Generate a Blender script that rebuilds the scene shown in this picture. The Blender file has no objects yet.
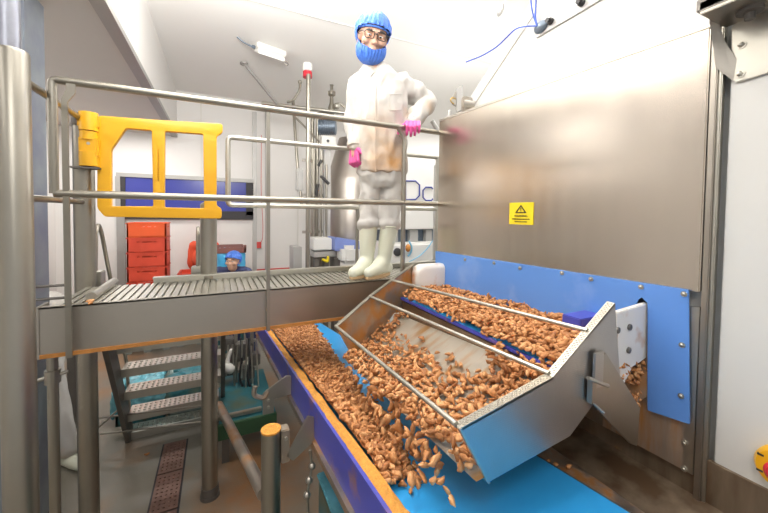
import bpy, bmesh, math, random
from mathutils import Vector, Matrix, noise
random.seed(7)
S = bpy.context.scene
COL = S.collection
PI = math.pi
V = Vector

# ------------------------------------------------------------------ camera (wide 16 mm lens, 0.42 m above the walkway)
YAW, PITCH, ROLL, FPX, PPY = 0.45239, 0.0320, -0.01149, 342.77, 225.03
CAM = V((0, 0, 1.83))
_f = V((math.sin(YAW)*math.cos(PITCH), math.cos(YAW)*math.cos(PITCH), -math.sin(PITCH)))
_r = V((math.cos(YAW), -math.sin(YAW), 0)); _d = _f.cross(_r)
RT = _r*math.cos(ROLL) + _d*math.sin(ROLL); DN = _f.cross(RT); FW = _f
cam = bpy.data.cameras.new('camera'); co = bpy.data.objects.new('camera', cam); COL.objects.link(co)
co.matrix_world = Matrix(((RT.x, -DN.x, -FW.x, CAM.x), (RT.y, -DN.y, -FW.y, CAM.y), (RT.z, -DN.z, -FW.z, CAM.z), (0, 0, 0, 1)))
cam.sensor_width = 36; cam.lens = 36*FPX/768; cam.shift_y = -(256.5-PPY)/768; cam.clip_start = 0.02
S.camera = co

def ray(px, py): return FW + RT*((px-384)/FPX) + DN*((py-PPY)/FPX)
def aY(px, py, Y): d = ray(px, py); return CAM + d*(Y/d.y)
def aX(px, py, X): d = ray(px, py); return CAM + d*(X/d.x)
def aZ(px, py, z): d = ray(px, py); return CAM + d*((z-CAM.z)/d.z)
def aF(px, py, f): return CAM + ray(px, py)*f
def aP(px, py, p, n): d = ray(px, py); return CAM + d*((p-CAM).dot(n)/d.dot(n))
ZP = 1.41                       # walkway surface

# ------------------------------------------------------------------ materials
def nodes(name):
    m = bpy.data.materials.new(name); m.use_nodes = True
    nt = m.node_tree; b = nt.nodes['Principled BSDF']
    return m, nt, b
def mat(name, col, rough=0.5, metal=0.0, var=0.0, vscale=8.0, bump=0.0, bscale=60.0, stretch=None, dirt=None, dscale=4.0, damt=0.5, spec=None, rvar=0.0, dstretch=None, aniso=0.0):
    m, nt, b = nodes(name); N = nt.nodes; L = nt.links
    b.inputs['Roughness'].default_value = rough; b.inputs['Metallic'].default_value = metal
    if spec is not None: b.inputs['Specular IOR Level'].default_value = spec
    if aniso: b.inputs['Anisotropic'].default_value = aniso
    tc = N.new('ShaderNodeTexCoord')
    def mapped(st):
        if not st: return tc.outputs['Object']
        mp = N.new('ShaderNodeMapping'); mp.inputs['Scale'].default_value = st; L.new(tc.outputs['Object'], mp.inputs[0]); return mp.outputs[0]
    c4 = (*col, 1)
    out = None
    n1 = N.new('ShaderNodeTexNoise'); n1.inputs['Scale'].default_value = vscale; n1.inputs['Detail'].default_value = 5
    L.new(mapped(stretch), n1.inputs['Vector'])
    mx = N.new('ShaderNodeMix'); mx.data_type = 'RGBA'
    mx.inputs[6].default_value = tuple(c*(1-var) for c in col)+(1,); mx.inputs[7].default_value = tuple(min(1, c*(1+var)) for c in col)+(1,)
    L.new(n1.outputs['Fac'], mx.inputs[0]); out = mx.outputs[2]
    if dirt:
        n2 = N.new('ShaderNodeTexNoise'); n2.inputs['Scale'].default_value = dscale; n2.inputs['Detail'].default_value = 6
        L.new(mapped(dstretch), n2.inputs['Vector'])
        cr = N.new('ShaderNodeValToRGB'); cr.color_ramp.elements[0].position = max(0.0, .62-.35*damt); cr.color_ramp.elements[1].position = min(1.0, .82-.35*damt)
        L.new(n2.outputs['Fac'], cr.inputs[0])
        m2 = N.new('ShaderNodeMix'); m2.data_type = 'RGBA'; m2.inputs[7].default_value = (*dirt, 1)
        L.new(cr.outputs[0], m2.inputs[0]); L.new(out, m2.inputs[6]); out = m2.outputs[2]
        if metal > .4:
            mm = N.new('ShaderNodeMath'); mm.operation = 'MULTIPLY_ADD'; mm.inputs[1].default_value = -metal*.85; mm.inputs[2].default_value = metal
            L.new(cr.outputs[0], mm.inputs[0]); L.new(mm.outputs[0], b.inputs['Metallic'])
    L.new(out, b.inputs['Base Color'])
    if rvar:
        mr = N.new('ShaderNodeMath'); mr.operation = 'MULTIPLY_ADD'; mr.inputs[1].default_value = rvar; mr.inputs[2].default_value = rough-rvar/2
        L.new(n1.outputs['Fac'], mr.inputs[0]); L.new(mr.outputs[0], b.inputs['Roughness'])
    if bump:
        n3 = N.new('ShaderNodeTexNoise'); n3.inputs['Scale'].default_value = bscale; n3.inputs['Detail'].default_value = 4
        L.new(mapped(stretch), n3.inputs['Vector'])
        bp = N.new('ShaderNodeBump'); bp.inputs['Strength'].default_value = bump; bp.inputs['Distance'].default_value = .01
        L.new(n3.outputs['Fac'], bp.inputs['Height']); L.new(bp.outputs[0], b.inputs['Normal'])
    return m
M = {}
M['steel'] = mat('brushed_steel', (.44,.405,.355), .40, 1, .10, 5, .03, 90, rvar=.12)
M['pipe'] = mat('satin_pipe_steel', (.37,.345,.295), .38, 1, .10, 6, rvar=.1)
M['pipelight'] = mat('pale_pipe_steel', (.55,.53,.47), .42, 1, .10, 6)
M['panel'] = mat('brushed_panel_steel', (.68,.61,.53), .25, 1, .09, 3.0, .015, 60, stretch=(6,6,.7), rvar=.08, aniso=.5)
M['rustysteel'] = mat('crumb_stained_steel', (.46,.41,.35), .42, 1, .15, 6, .05, 40, dirt=(.36,.17,.06), dscale=5, damt=.42)
M['platesteel'] = mat('streaked_plate_steel', (.50,.46,.40), .40, 1, .1, 5, .03, 40, dirt=(.42,.19,.06), dscale=1.6, damt=.55, dstretch=(9,9,1.2))
M['edgeorange'] = mat('orange_stained_edge', (.55,.24,.06), .6, .3, .4, 30, .1, 80)
M['darksteel'] = mat('dark_steel', (.20,.185,.17), .5, .8, .2, 6)
M['column'] = mat('painted_grey_column', (.27,.30,.33), .5, .3, .18, 3, dirt=(.15,.16,.24), dscale=2, damt=.5)
M['galv'] = mat('galvanised_steel', (.34,.35,.40), .42, .9, .25, 18)
M['cladding'] = mat('white_cladding', (.66,.65,.62), .42, 0, .015, 3)
M['white'] = mat('white_panel', (.80,.79,.76), .42, 0, .015, 3)
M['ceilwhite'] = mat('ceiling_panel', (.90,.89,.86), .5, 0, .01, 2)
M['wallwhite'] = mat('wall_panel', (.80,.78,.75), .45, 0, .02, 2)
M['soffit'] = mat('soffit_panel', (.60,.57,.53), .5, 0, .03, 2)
M['beige'] = mat('off_white_plastic', (.74,.72,.67), .45, 0, .04, 5)
M['whiteplastic'] = mat('white_plastic', (.80,.77,.72), .4, 0, .04, 8, dirt=(.55,.25,.08), dscale=9, damt=.18)
M['trim'] = mat('grey_trim', (.40,.39,.37), .5, .5, .05)
M['floor'] = mat('resin_floor', (.215,.195,.155), .42, 0, .25, 2.5, .12, 120, dirt=(.33,.16,.06), dscale=1.3, damt=.25, rvar=.2)
M['yellow'] = mat('yellow_gate_plastic', (.80,.41,.012), .36, 0, .06, 6)
M['signyellow'] = mat('yellow_label', (.86,.66,.02), .4, 0, .03, 9)
M['black'] = mat('black_print', (.02,.018,.015), .5)
M['rubber'] = mat('dark_rubber', (.035,.033,.035), .55, 0, .1)
M['bluesheet'] = mat('blue_plastic_sheet', (.115,.275,.68), .27, 0, .10, 2.2, .03, 6, dirt=(.28,.42,.75), dscale=3.5, damt=.10)
M['beltblue'] = mat('blue_conveyor_belt', (.03,.33,.74), .30, 0, .08, 3, .02, 30)
M['guardblue'] = mat('indigo_guard_plastic', (.065,.075,.42), .35, 0, .12, 4, dirt=(.30,.14,.06), dscale=9, damt=.12)
M['crust'] = mat('orange_crumb_crust', (.74,.33,.055), .75, 0, .35, 60, .9, 160)
M['trayfloor'] = mat('tray_pan_steel', (.74,.66,.55), .5, .35, .1, 5, .03, 30, dirt=(.60,.33,.12), dscale=6, damt=.40, dstretch=(.6,2.5,1))
M['trayend'] = mat('stained_end_plate', (.50,.43,.35), .42, .9, .15, 6, .04, 50, dirt=(.52,.24,.06), dscale=9, damt=.75)
M['dimple'] = mat('dimpled_steel', (.50,.48,.46), .36, 1, .12, 8, .05, 60)
M['brownplate'] = mat('brown_stained_plate', (.30,.235,.165), .45, .55, .25, 3, .03, 20, dirt=(.11,.065,.035), dscale=2.5, damt=.8, dstretch=(3,3,.6))
M['redcrate'] = mat('red_crate', (.74,.075,.035), .45, 0, .12, 6)
M['orangecrate'] = mat('orange_red_crate', (.92,.13,.03), .42, 0, .08, 6)
M['tealbag'] = mat('teal_liner', (.15,.42,.50), .25, 0, .6, 12, .5, 25)
M['tealdark'] = mat('dark_teal_plastic', (.03,.16,.19), .45, 0, .2, 6, dirt=(.12,.12,.06), dscale=4, damt=.4)
M['palegreen'] = mat('grey_green_crate', (.26,.33,.31), .5, 0, .1, 6)
M['palletgrey'] = mat('grey_pallet_plastic', (.30,.32,.30), .55, 0, .1)
M['screenblue'] = mat('dark_blue_window', (.05,.062,.33), .22, 0, .1, 2)
M['drain'] = mat('rusty_drain_grate', (.24,.14,.11), .5, .5, .25, 8)
M['coat'] = mat('white_work_coat', (.55,.525,.49), .8, 0, .04, 5, .25, 35, dirt=(.66,.47,.28), dscale=2.6, damt=.16)
M['trouser'] = mat('white_trousers', (.57,.55,.52), .8, 0, .05, 5, .25, 35, dirt=(.66,.50,.33), dscale=3, damt=.12)
M['stain'] = mat('orange_coat_stain', (.70,.46,.24), .85, 0, .15, 12)
M['boot'] = mat('cream_rubber_boots', (.70,.71,.58), .35, 0, .04, 5)
M['sole'] = mat('tan_boot_sole', (.52,.36,.20), .6, 0, .1)
M['glove'] = mat('pink_rubber_glove', (.78,.11,.36), .4, 0, .06, 9)
M['net'] = mat('blue_mob_cap', (.055,.17,.62), .5, 0, .45, 14, .6, 50, stretch=(1,1,.35))
M['skin'] = mat('skin', (.62,.37,.26), .5, 0, .06, 14)
M['eyes'] = mat('eye_white', (.75,.72,.68), .3)
M['lens'] = mat('spectacle_lens', (.45,.40,.36), .12, 0)
M['navy'] = mat('navy_jacket', (.035,.045,.12), .75, 0, .2, 8, .2, 30)
M['orangecloth'] = mat('orange_red_jacket', (.78,.10,.04), .75, 0, .15, 8, .3, 20)
M['cableblue'] = mat('blue_cable', (.05,.12,.55), .4)
M['cablered'] = mat('red_cord', (.62,.07,.06), .45)
M['hoseblue'] = mat('pale_blue_hose', (.20,.50,.72), .4)
M['logo'] = mat('navy_lettering', (.045,.06,.28), .4)
M['coverblue'] = mat('pale_blue_cover', (.20,.27,.60), .35, 0, .1)
M['motor'] = mat('slate_motor', (.16,.20,.25), .4, .4, .3, 20)
M['boxgrey'] = mat('light_grey_box', (.50,.49,.47), .45, .3, .05)
M['brass'] = mat('brass_fitting', (.55,.36,.10), .4, .8, .2, 12)
M['red'] = mat('red_plastic', (.62,.03,.05), .35)
M['hopper'] = mat('hopper_steel', (.46,.42,.38), .38, 1, .1, 4)
def dimple_bump(m, scale, strength):
    nt = m.node_tree; N = nt.nodes; L = nt.links; b = N['Principled BSDF']
    tc = N.new('ShaderNodeTexCoord'); vo = N.new('ShaderNodeTexVoronoi'); vo.inputs['Scale'].default_value = scale; vo.inputs['Randomness'].default_value = .15
    L.new(tc.outputs['Object'], vo.inputs['Vector'])
    bp = N.new('ShaderNodeBump'); bp.inputs['Strength'].default_value = strength; bp.inputs['Distance'].default_value = .004
    L.new(vo.outputs['Distance'], bp.inputs['Height']); L.new(bp.outputs[0], b.inputs['Normal'])
dimple_bump(M['dimple'], 170, .28)
def stain(m, pts, col=(.62,.33,.12)):
    """soft-edged spills at fixed places on the cloth"""
    nt = m.node_tree; N = nt.nodes; L = nt.links; b = N['Principled BSDF']
    prev = b.inputs['Base Color'].links[0].from_socket
    ge = N.new('ShaderNodeNewGeometry'); nz = N.new('ShaderNodeTexNoise'); nz.inputs['Scale'].default_value = 14; nz.inputs['Detail'].default_value = 6
    L.new(ge.outputs['Position'], nz.inputs['Vector'])
    for p, r, a in pts:
        d = N.new('ShaderNodeVectorMath'); d.operation = 'DISTANCE'; L.new(ge.outputs['Position'], d.inputs[0]); d.inputs[1].default_value = tuple(p)
        q = N.new('ShaderNodeMath'); q.operation = 'MULTIPLY_ADD'; q.inputs[1].default_value = -1/r; q.inputs[2].default_value = 1.0; L.new(d.outputs['Value'], q.inputs[0])
        u = N.new('ShaderNodeMath'); u.operation = 'MULTIPLY'; u.use_clamp = True; L.new(q.outputs[0], u.inputs[0]); L.new(nz.outputs['Fac'], u.inputs[1])
        w = N.new('ShaderNodeMath'); w.operation = 'MULTIPLY'; w.use_clamp = True; w.inputs[1].default_value = a*2; L.new(u.outputs[0], w.inputs[0])
        mx = N.new('ShaderNodeMix'); mx.data_type = 'RGBA'; mx.inputs[7].default_value = (*col, 1); L.new(w.outputs[0], mx.inputs[0]); L.new(prev, mx.inputs[6]); prev = mx.outputs[2]
    L.new(prev, b.inputs['Base Color'])
M['nugget'] = None
def nugget_mat():
    m, nt, b = nodes('crumb_coating'); N = nt.nodes; L = nt.links
    at = N.new('ShaderNodeAttribute'); at.attribute_name = 'tone'
    oi = N.new('ShaderNodeObjectInfo')
    tc = N.new('ShaderNodeTexCoord')
    n1 = N.new('ShaderNodeTexNoise'); n1.inputs['Scale'].default_value = 55; n1.inputs['Detail'].default_value = 4
    L.new(tc.outputs['Object'], n1.inputs['Vector'])
    ad = N.new('ShaderNodeMath'); ad.operation = 'ADD'; L.new(at.outputs['Fac'], ad.inputs[0])
    sc = N.new('ShaderNodeMath'); sc.operation = 'MULTIPLY_ADD'; sc.inputs[1].default_value = .9; sc.inputs[2].default_value = -.45
    L.new(n1.outputs['Fac'], sc.inputs[0]); L.new(sc.outputs[0], ad.inputs[1])
    cr = N.new('ShaderNodeValToRGB'); e = cr.color_ramp.elements
    e[0].position = 0; e[0].color = (.24,.085,.028,1); e[1].position = 1; e[1].color = (.80,.44,.20,1)
    k = e.new(.5); k.color = (.55,.235,.078,1)
    L.new(ad.outputs[0], cr.inputs[0]); L.new(cr.outputs[0], b.inputs['Base Color'])
    b.inputs['Roughness'].default_value = .6
    n3 = N.new('ShaderNodeTexNoise'); n3.inputs['Scale'].default_value = 220; L.new(tc.outputs['Object'], n3.inputs['Vector'])
    bp = N.new('ShaderNodeBump'); bp.inputs['Strength'].default_value = .5; bp.inputs['Distance'].default_value = .004
    L.new(n3.outputs['Fac'], bp.inputs['Height']); L.new(bp.outputs[0], b.inputs['Normal'])
    return m
M['nugget'] = nugget_mat()

# ------------------------------------------------------------------ object helpers
def wl(o):
    l = V(o.location); p = o.parent
    while p: l = l + V(p.location); p = p.parent
    return l
def tag(o, label=None, cat=None, group=None, kind=None):
    if label: o['label'] = label
    if cat: o['category'] = cat
    if group: o['group'] = group
    if kind: o['kind'] = kind
    return o
def thing(name, loc, label, cat, group=None):
    o = bpy.data.objects.new(name, None); o.empty_display_size = .05; COL.objects.link(o); o.location = loc
    return tag(o, label, cat, group)
def obj(name, bm, m, parent=None, smooth=True, origin=None):
    """link a bmesh (world coordinates) as one mesh object"""
    if parent is not None: off = wl(parent)
    elif origin is not None: off = V(origin)
    else:
        vs = [v.co for v in bm.verts]
        off = V((sum(v.x for v in vs)/len(vs), sum(v.y for v in vs)/len(vs), min(v.z for v in vs)))
    bmesh.ops.translate(bm, verts=bm.verts, vec=-off)
    bmesh.ops.recalc_face_normals(bm, faces=bm.faces)
    me = bpy.data.meshes.new(name); bm.to_mesh(me); bm.free()
    if smooth: me.set_sharp_from_angle(angle=math.radians(38)); 
    if smooth:
        for p in me.polygons: p.use_smooth = True
    ms = m if isinstance(m, (list, tuple)) else [m]
    for k in ms: me.materials.append(k if not isinstance(k, str) else M[k])
    o = bpy.data.objects.new(name, me); COL.objects.link(o)
    if parent is not None: o.parent = parent
    else: o.location = off
    return o
def struct(name, bm, m, parent=None, **k):
    o = obj(name, bm, m, parent, **k)
    if parent is None: o['kind'] = 'structure'
    return o
def B(): return bmesh.new()
def box(bm, lo, hi, bev=0):
    lo, hi = V(lo), V(hi)
    lo, hi = V((min(lo.x,hi.x),min(lo.y,hi.y),min(lo.z,hi.z))), V((max(lo.x,hi.x),max(lo.y,hi.y),max(lo.z,hi.z)))
    r = bmesh.ops.create_cube(bm, size=1)
    for v in r['verts']: v.co = V((lo.x+(v.co.x+.5)*(hi.x-lo.x), lo.y+(v.co.y+.5)*(hi.y-lo.y), lo.z+(v.co.z+.5)*(hi.z-lo.z)))
    if bev:
        es = list({e for v in r['verts'] for e in v.link_edges})
        bmesh.ops.bevel(bm, geom=es, offset=bev, segments=2, affect='EDGES', clamp_overlap=True)
    return bm
def prism(bm, pts, vec, bev=0):
    """polygon pts (3D) swept by vec"""
    pts = [V(p) for p in pts]; vec = V(vec); n = len(pts)
    a = [bm.verts.new(p) for p in pts]; b = [bm.verts.new(p+vec) for p in pts]
    fs = [bm.faces.new(a), bm.faces.new(b[::-1])]
    for i in range(n): fs.append(bm.faces.new((a[i], b[i], b[(i+1)%n], a[(i+1)%n])))
    if bev:
        es = list({e for f in fs for e in f.edges})
        bmesh.ops.bevel(bm, geom=es, offset=bev, segments=2, affect='EDGES', clamp_overlap=True)
    return bm
def frame_of(d):
    d = d.normalized(); u = V((0,0,1)) if abs(d.z) < .95 else V((1,0,0))
    x = d.cross(u).normalized(); return x, x.cross(d).normalized()
def cyl(bm, p0, p1, r, r1=None, n=16, caps=True):
    p0, p1 = V(p0), V(p1); r1 = r if r1 is None else r1
    x, y = frame_of(p1-p0)
    A = [bm.verts.new(p0+(x*math.cos(2*PI*i/n)+y*math.sin(2*PI*i/n))*r) for i in range(n)]
    C = [bm.verts.new(p1+(x*math.cos(2*PI*i/n)+y*math.sin(2*PI*i/n))*r1) for i in range(n)]
    for i in range(n): bm.faces.new((A[i], A[(i+1)%n], C[(i+1)%n], C[i]))
    if caps: bm.faces.new(A[::-1]); bm.faces.new(C)
    return bm
def smooth_path(pts, rad, seg=5):
    pts = [V(p) for p in pts]; out = [pts[0]]
    for i in range(1, len(pts)-1):
        a, b, c = pts[i-1], pts[i], pts[i+1]
        r = min(rad, (a-b).length*.49, (c-b).length*.49)
        s, e = b+(a-b).normalized()*r, b+(c-b).normalized()*r
        for k in range(seg+1):
            t = k/seg; out.append(s*(1-t)**2 + b*2*t*(1-t) + e*t*t)
    out.append(pts[-1]); return out
def tube(bm, pts, r, n=10, rad=0, closed=False):
    P = smooth_path(pts, rad) if rad else [V(p) for p in pts]
    rings = []; x = None
    for i, p in enumerate(P):
        d = (P[min(i+1, len(P)-1)]-P[max(i-1, 0)]).normalized()
        if x is None: x, y = frame_of(d)
        else:
            x = (x - d*x.dot(d)).normalized(); y = x.cross(d).normalized()
        rings.append([bm.verts.new(p+(x*math.cos(2*PI*k/n)+y*math.sin(2*PI*k/n))*r) for k in range(n)])
    for a, b in zip(rings, rings[1:]):
        for k in range(n): bm.faces.new((a[k], a[(k+1)%n], b[(k+1)%n], b[k]))
    bm.faces.new(rings[0][::-1]); bm.faces.new(rings[-1]); return bm
def ell(bm, c, r, rot=None, sub=3):
    q = bmesh.ops.create_icosphere(bm, subdivisions=sub, radius=1)
    R = rot.to_3x3() if rot else Matrix.Identity(3)
    for v in q['verts']: v.co = V(c) + R @ V((v.co.x*r[0], v.co.y*r[1], v.co.z*r[2]))
    return bm
def capsule(bm, p0, r0, p1, r1, n=16):
    cyl(bm, p0, p1, r0, r1, n); ell(bm, p0, (r0,)*3, sub=2); ell(bm, p1, (r1,)*3, sub=2); return bm
def lathe(bm, prof, base, axis=(0,0,1), n=24):
    """prof: (radius, height) pairs along axis from base"""
    ax = V(axis).normalized(); x, y = frame_of(ax); rings = []
    for r, h in prof:
        rings.append([bm.verts.new(V(base)+ax*h+(x*math.cos(2*PI*k/n)+y*math.sin(2*PI*k/n))*max(r, 1e-4)) for k in range(n)])
    for a, b in zip(rings, rings[1:]):
        for k in range(n): bm.faces.new((a[k], a[(k+1)%n], b[(k+1)%n], b[k]))
    bm.faces.new(rings[0][::-1]); bm.faces.new(rings[-1]); return bm
def loft(bm, rings, n=28):
    """rings: list of (center, xaxis*rx, yaxis*ry)"""
    R = []
    for c, a, b in rings:
        R.append([bm.verts.new(V(c)+V(a)*math.cos(2*PI*k/n)+V(b)*math.sin(2*PI*k/n)) for k in range(n)])
    for p, q in zip(R, R[1:]):
        for k in range(n): bm.faces.new((p[k], p[(k+1)%n], q[(k+1)%n], q[k]))
    bm.faces.new(R[0][::-1]); bm.faces.new(R[-1]); return bm
def fuse(bm, voxel, smooth=2, fn=None):
    """voxel-fuse overlapping shapes to one continuous skin"""
    bmesh.ops.recalc_face_normals(bm, faces=bm.faces)
    me = bpy.data.meshes.new('tmp'); bm.to_mesh(me); bm.free()
    o = bpy.data.objects.new('tmp', me); COL.objects.link(o)
    r = o.modifiers.new('r', 'REMESH'); r.mode = 'VOXEL'; r.voxel_size = voxel
    if smooth: s = o.modifiers.new('s', 'SMOOTH'); s.iterations = smooth; s.factor = .6
    ev = o.evaluated_get(bpy.context.evaluated_depsgraph_get()); m2 = ev.to_mesh()
    nb = bmesh.new(); nb.from_mesh(m2); ev.to_mesh_clear()
    bpy.data.objects.remove(o); bpy.data.meshes.remove(me)
    if fn:
        nb.normal_update()
        ds = [(v, v.normal.copy(), fn(v.co)) for v in nb.verts]
        for v, nn, d in ds: v.co += nn*d
    return nb
def plate(outer, holes, thick, origin, ux, uy, bev=0):
    """flat plate with holes from 2D outlines in the frame origin + ux*x + uy*y, centred thickness"""
    cu = bpy.data.curves.new('tmp', 'CURVE'); cu.dimensions = '2D'; cu.fill_mode = 'BOTH'; cu.extrude = thick/2; cu.bevel_depth = bev; cu.bevel_resolution = 3
    for pl in [outer]+list(holes):
        s = cu.splines.new('POLY'); s.points.add(len(pl)-1); s.use_cyclic_u = True
        for p, q in zip(s.points, pl): p.co = (q[0], q[1], 0, 1)
    o = bpy.data.objects.new('tmp', cu); COL.objects.link(o)
    ev = o.evaluated_get(bpy.context.evaluated_depsgraph_get()); me = ev.to_mesh()
    bm = bmesh.new(); bm.from_mesh(me); ev.to_mesh_clear()
    bpy.data.objects.remove(o); bpy.data.curves.remove(cu)
    ux, uy = V(ux).normalized(), V(uy).normalized(); uz = ux.cross(uy)
    for v in bm.verts: v.co = V(origin)+ux*v.co.x+uy*v.co.y+uz*v.co.z
    bmesh.ops.remove_doubles(bm, verts=bm.verts, dist=1e-5)
    return bm
def rounded(pts, r, seg=4):
    n = len(pts); out = []
    for i in range(n):
        a, b, c = (V((*pts[(i-1)%n], 0)), V((*pts[i], 0)), V((*pts[(i+1)%n], 0)))
        rr = min(r, (a-b).length*.45, (c-b).length*.45)
        s, e = b+(a-b).normalized()*rr, b+(c-b).normalized()*rr
        for k in range(seg+1):
            t = k/seg; q = s*(1-t)**2+b*2*t*(1-t)+e*t*t; out.append((q.x, q.y))
    return out
def textmesh(txt, size, origin, ux, uy, thick=.0006, align='CENTER'):
    cu = bpy.data.curves.new('tmp', 'FONT'); cu.body = txt; cu.size = size; cu.extrude = thick; cu.align_x = align
    o = bpy.data.objects.new('tmp', cu); COL.objects.link(o)
    ev = o.evaluated_get(bpy.context.evaluated_depsgraph_get()); me = ev.to_mesh()
    bm = bmesh.new(); bm.from_mesh(me); ev.to_mesh_clear(); bpy.data.objects.remove(o); bpy.data.curves.remove(cu)
    ux, uy = V(ux).normalized(), V(uy).normalized(); uz = ux.cross(uy)
    for v in bm.verts: v.co = V(origin)+ux*v.co.x+uy*v.co.y+uz*v.co.z
    return bm
def bolt(bm, p, n, r=.009, h=.006):
    n = V(n).normalized(); cyl(bm, V(p)-n*.004, V(p)+n*h*.4, r*1.5, n=14); lathe(bm, [(r, 0), (r, h*.7), (r*.7, h*1.2), (r*.2, h*1.4)], V(p), n, 6); return bm
def copy_tree(o, parent=None):
    c = o.copy(); COL.objects.link(c)
    if parent is not None: c.parent = parent
    for ch in [k for k in S.objects if k.parent == o and k != c]: copy_tree(ch, c)
    return c

# ================================================================== THE ROOM
ZC = CAM.z+1.94
YB = 6.5
box_ = B(); box(box_, (-2.2, -1.5, -.1), (6.5, YB+.1, 0)); struct('floor', box_, 'floor')
b = B(); box(b, (-2.2, -1.5, ZC), (6.5, YB+.1, ZC+.1)); struct('ceiling', b, 'ceilwhite')
b = B(); box(b, (-2.2, YB, 0), (6.5, YB+.1, ZC)); struct('wall_back', b, 'wallwhite')
b = B(); box(b, (-2.2, .2, 0), (-2.1, YB, ZC)); struct('wall_left', b, 'wallwhite')
# boxed-in soffit on the left, running into the depth
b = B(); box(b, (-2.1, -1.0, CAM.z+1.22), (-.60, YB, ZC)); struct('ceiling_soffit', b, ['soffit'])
b = B(); box(b, (-.60, -1.0, CAM.z+1.25), (-.585, YB, ZC)); struct('trim_1', b, 'wallwhite')
b = B(); box(b, (-.66, -1.0, CAM.z+1.205), (-.575, YB, CAM.z+1.25)); struct('trim_2', b, 'trim')
b = B(); box(b, (-.60, YB-.05, ZC-.04), (6.5, YB, ZC)); struct('trim_3', b, 'white')
b = B(); box(b, (-.585, 3.40, ZC-.006), (6.5, 3.43, ZC)); struct('trim_4', b, 'white')
for i, x in enumerate((-.25, .55, 1.35, 2.9)):
    b = B(); box(b, (x, YB-.012, 0), (x+.02, YB, ZC)); struct('trim_%d' % (5+i), b, 'beige')
# window in the back wall
def wpt(px, py, d=0): return aY(px, py, YB-d)
w0, w1 = wpt(121, 178), wpt(252, 216)
wz0, wz1 = wpt(190, 215).z, wpt(190, 180).z
win = thing('window_1', (w0.x, YB, wz0), None, None); win['kind'] = 'structure'
b = B(); box(b, (w0.x-.05, YB-.06, wz1), (w1.x+.02, YB, wz1+.06)); box(b, (w0.x-.06, YB-.06, wz0), (w0.x, YB, wz1)); obj('window_frame', b, 'trim', win)
b = B(); box(b, (w0.x, YB-.05, wz0-.07), (w1.x+.02, YB-.01, wz0+.07)); box(b, (w1.x-.1, YB-.05, wz0), (w1.x+.02, YB-.01, wz1)); box(b, (w0.x, YB-.05, wz0), (w0.x+.06, YB-.01, wz1)); obj('window_sill', b, 'rubber', win)
b = B(); box(b, (w0.x, YB-.03, wz0), (w1.x, YB-.005, wz1)); obj('pane', b, 'screenblue', win)
b = B(); c = wpt(122, 250); box(b, (c.x-.05, YB-.07, 0), (c.x+.05, YB, wz0)); struct('trim_9', b, 'trim')

stain(M['floor'], [(aZ(285,450,0), .55, .75), (aZ(240,500,0), .4, .6), (aZ(250,420,0), .3, .4)], (.34,.14,.04))
# ================================================================== WALKWAY
Y0, Y1 = 1.95, 2.40
XL = aY(39, 313, Y0).x; XR = 2.3
wk = thing('walkway', (.6, 2.15, ZP-.2), 'raised stainless steel walkway with ribbed grating the person in white stands on', 'walkway')
b = B()
box(b, (XL, Y0, ZP-.205), (XR, Y0+.006, ZP)); box(b, (XL, Y0, ZP-.006), (XR, Y0+.04, ZP)); obj('front_beam', b, 'steel', wk)
b = B(); box(b, (XL, Y0-.006, ZP-.22), (XR, Y0+.05, ZP-.203)); obj('bottom_flange', b, 'edgeorange', wk)
b = B()
x = XL+.04; k = 0
box(b, (XL+.02, Y0+.02, ZP-.03), (XR, Y1, ZP-.014))
while x < XR-.03:
    box(b, (x, Y0+.012, ZP-.014), (x+.024, Y1-.02, ZP+.002)); x += .034
obj('grating', b, 'pipelight', wk)
b = B(); box(b, (XL+.35, Y1-.02, ZP-.2), (XR, Y1, ZP+.035)); box(b, (XL+.35, Y1-.05, ZP+.028), (XR, Y1, ZP+.036)); obj('kick_plate', b, 'pipelight', wk)
b = B(); cyl(b, (XL+.16, Y0+.06, ZP+.02), (XL+.16, Y1, ZP+.02), .022); obj('edge_tube', b, 'pipelight', wk)
b = B(); box(b, (XL-.012, Y0-.004, ZP-.22), (XL, Y0+.1, ZP+.004)); ep = obj('end_plate', b, 'steel', wk)
for z in (-.05, -.17):
    b = B(); bolt(b, (XL-.012, Y0+.02, ZP+z), (-1, 0, 0), .011, .02); obj('bolt', b, 'pipelight', ep)
# legs that rise to carry gate and handrail
LEGA = aY(86, 300, 2.42); LEGB = aY(209, 300, 2.42)
for L_, top in ((LEGA, aY(86, 117, 2.42).z), (LEGB, aY(209, 205, 2.42).z)):
    b = B(); cyl(b, (L_.x, 2.42, .02), (L_.x, 2.42, top), .047, n=24); ell(b, (L_.x, 2.42, top), (.047, .047, .02)); lg = obj('leg', b, 'pipe', wk)
    b = B(); cyl(b, (L_.x, 2.42, 0), (L_.x, 2.42, .02), .058, n=24)
    cyl(b, (L_.x, 2.42, .02), (L_.x, 2.42, .07), .052, n=24)
    obj('foot_plate', b, 'darksteel', lg)
# slim hanger pipe under the near corner
p = aY(54, 440, 2.0)
b = B(); cyl(b, (p.x, 2.0, 0), (p.x, 2.0, ZP-.21), .020); lg = obj('leg', b, 'pipe', wk)
q = aY(54, 376, 2.0); b = B(); cyl(b, (p.x, 2.0, q.z-.03), (p.x, 2.0, q.z+.03), .028); cyl(b, q+V((-.10, -.0, -.02)), q+V((.05, 0, .012)), .008); obj('clamp', b, 'pipe', lg)

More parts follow.
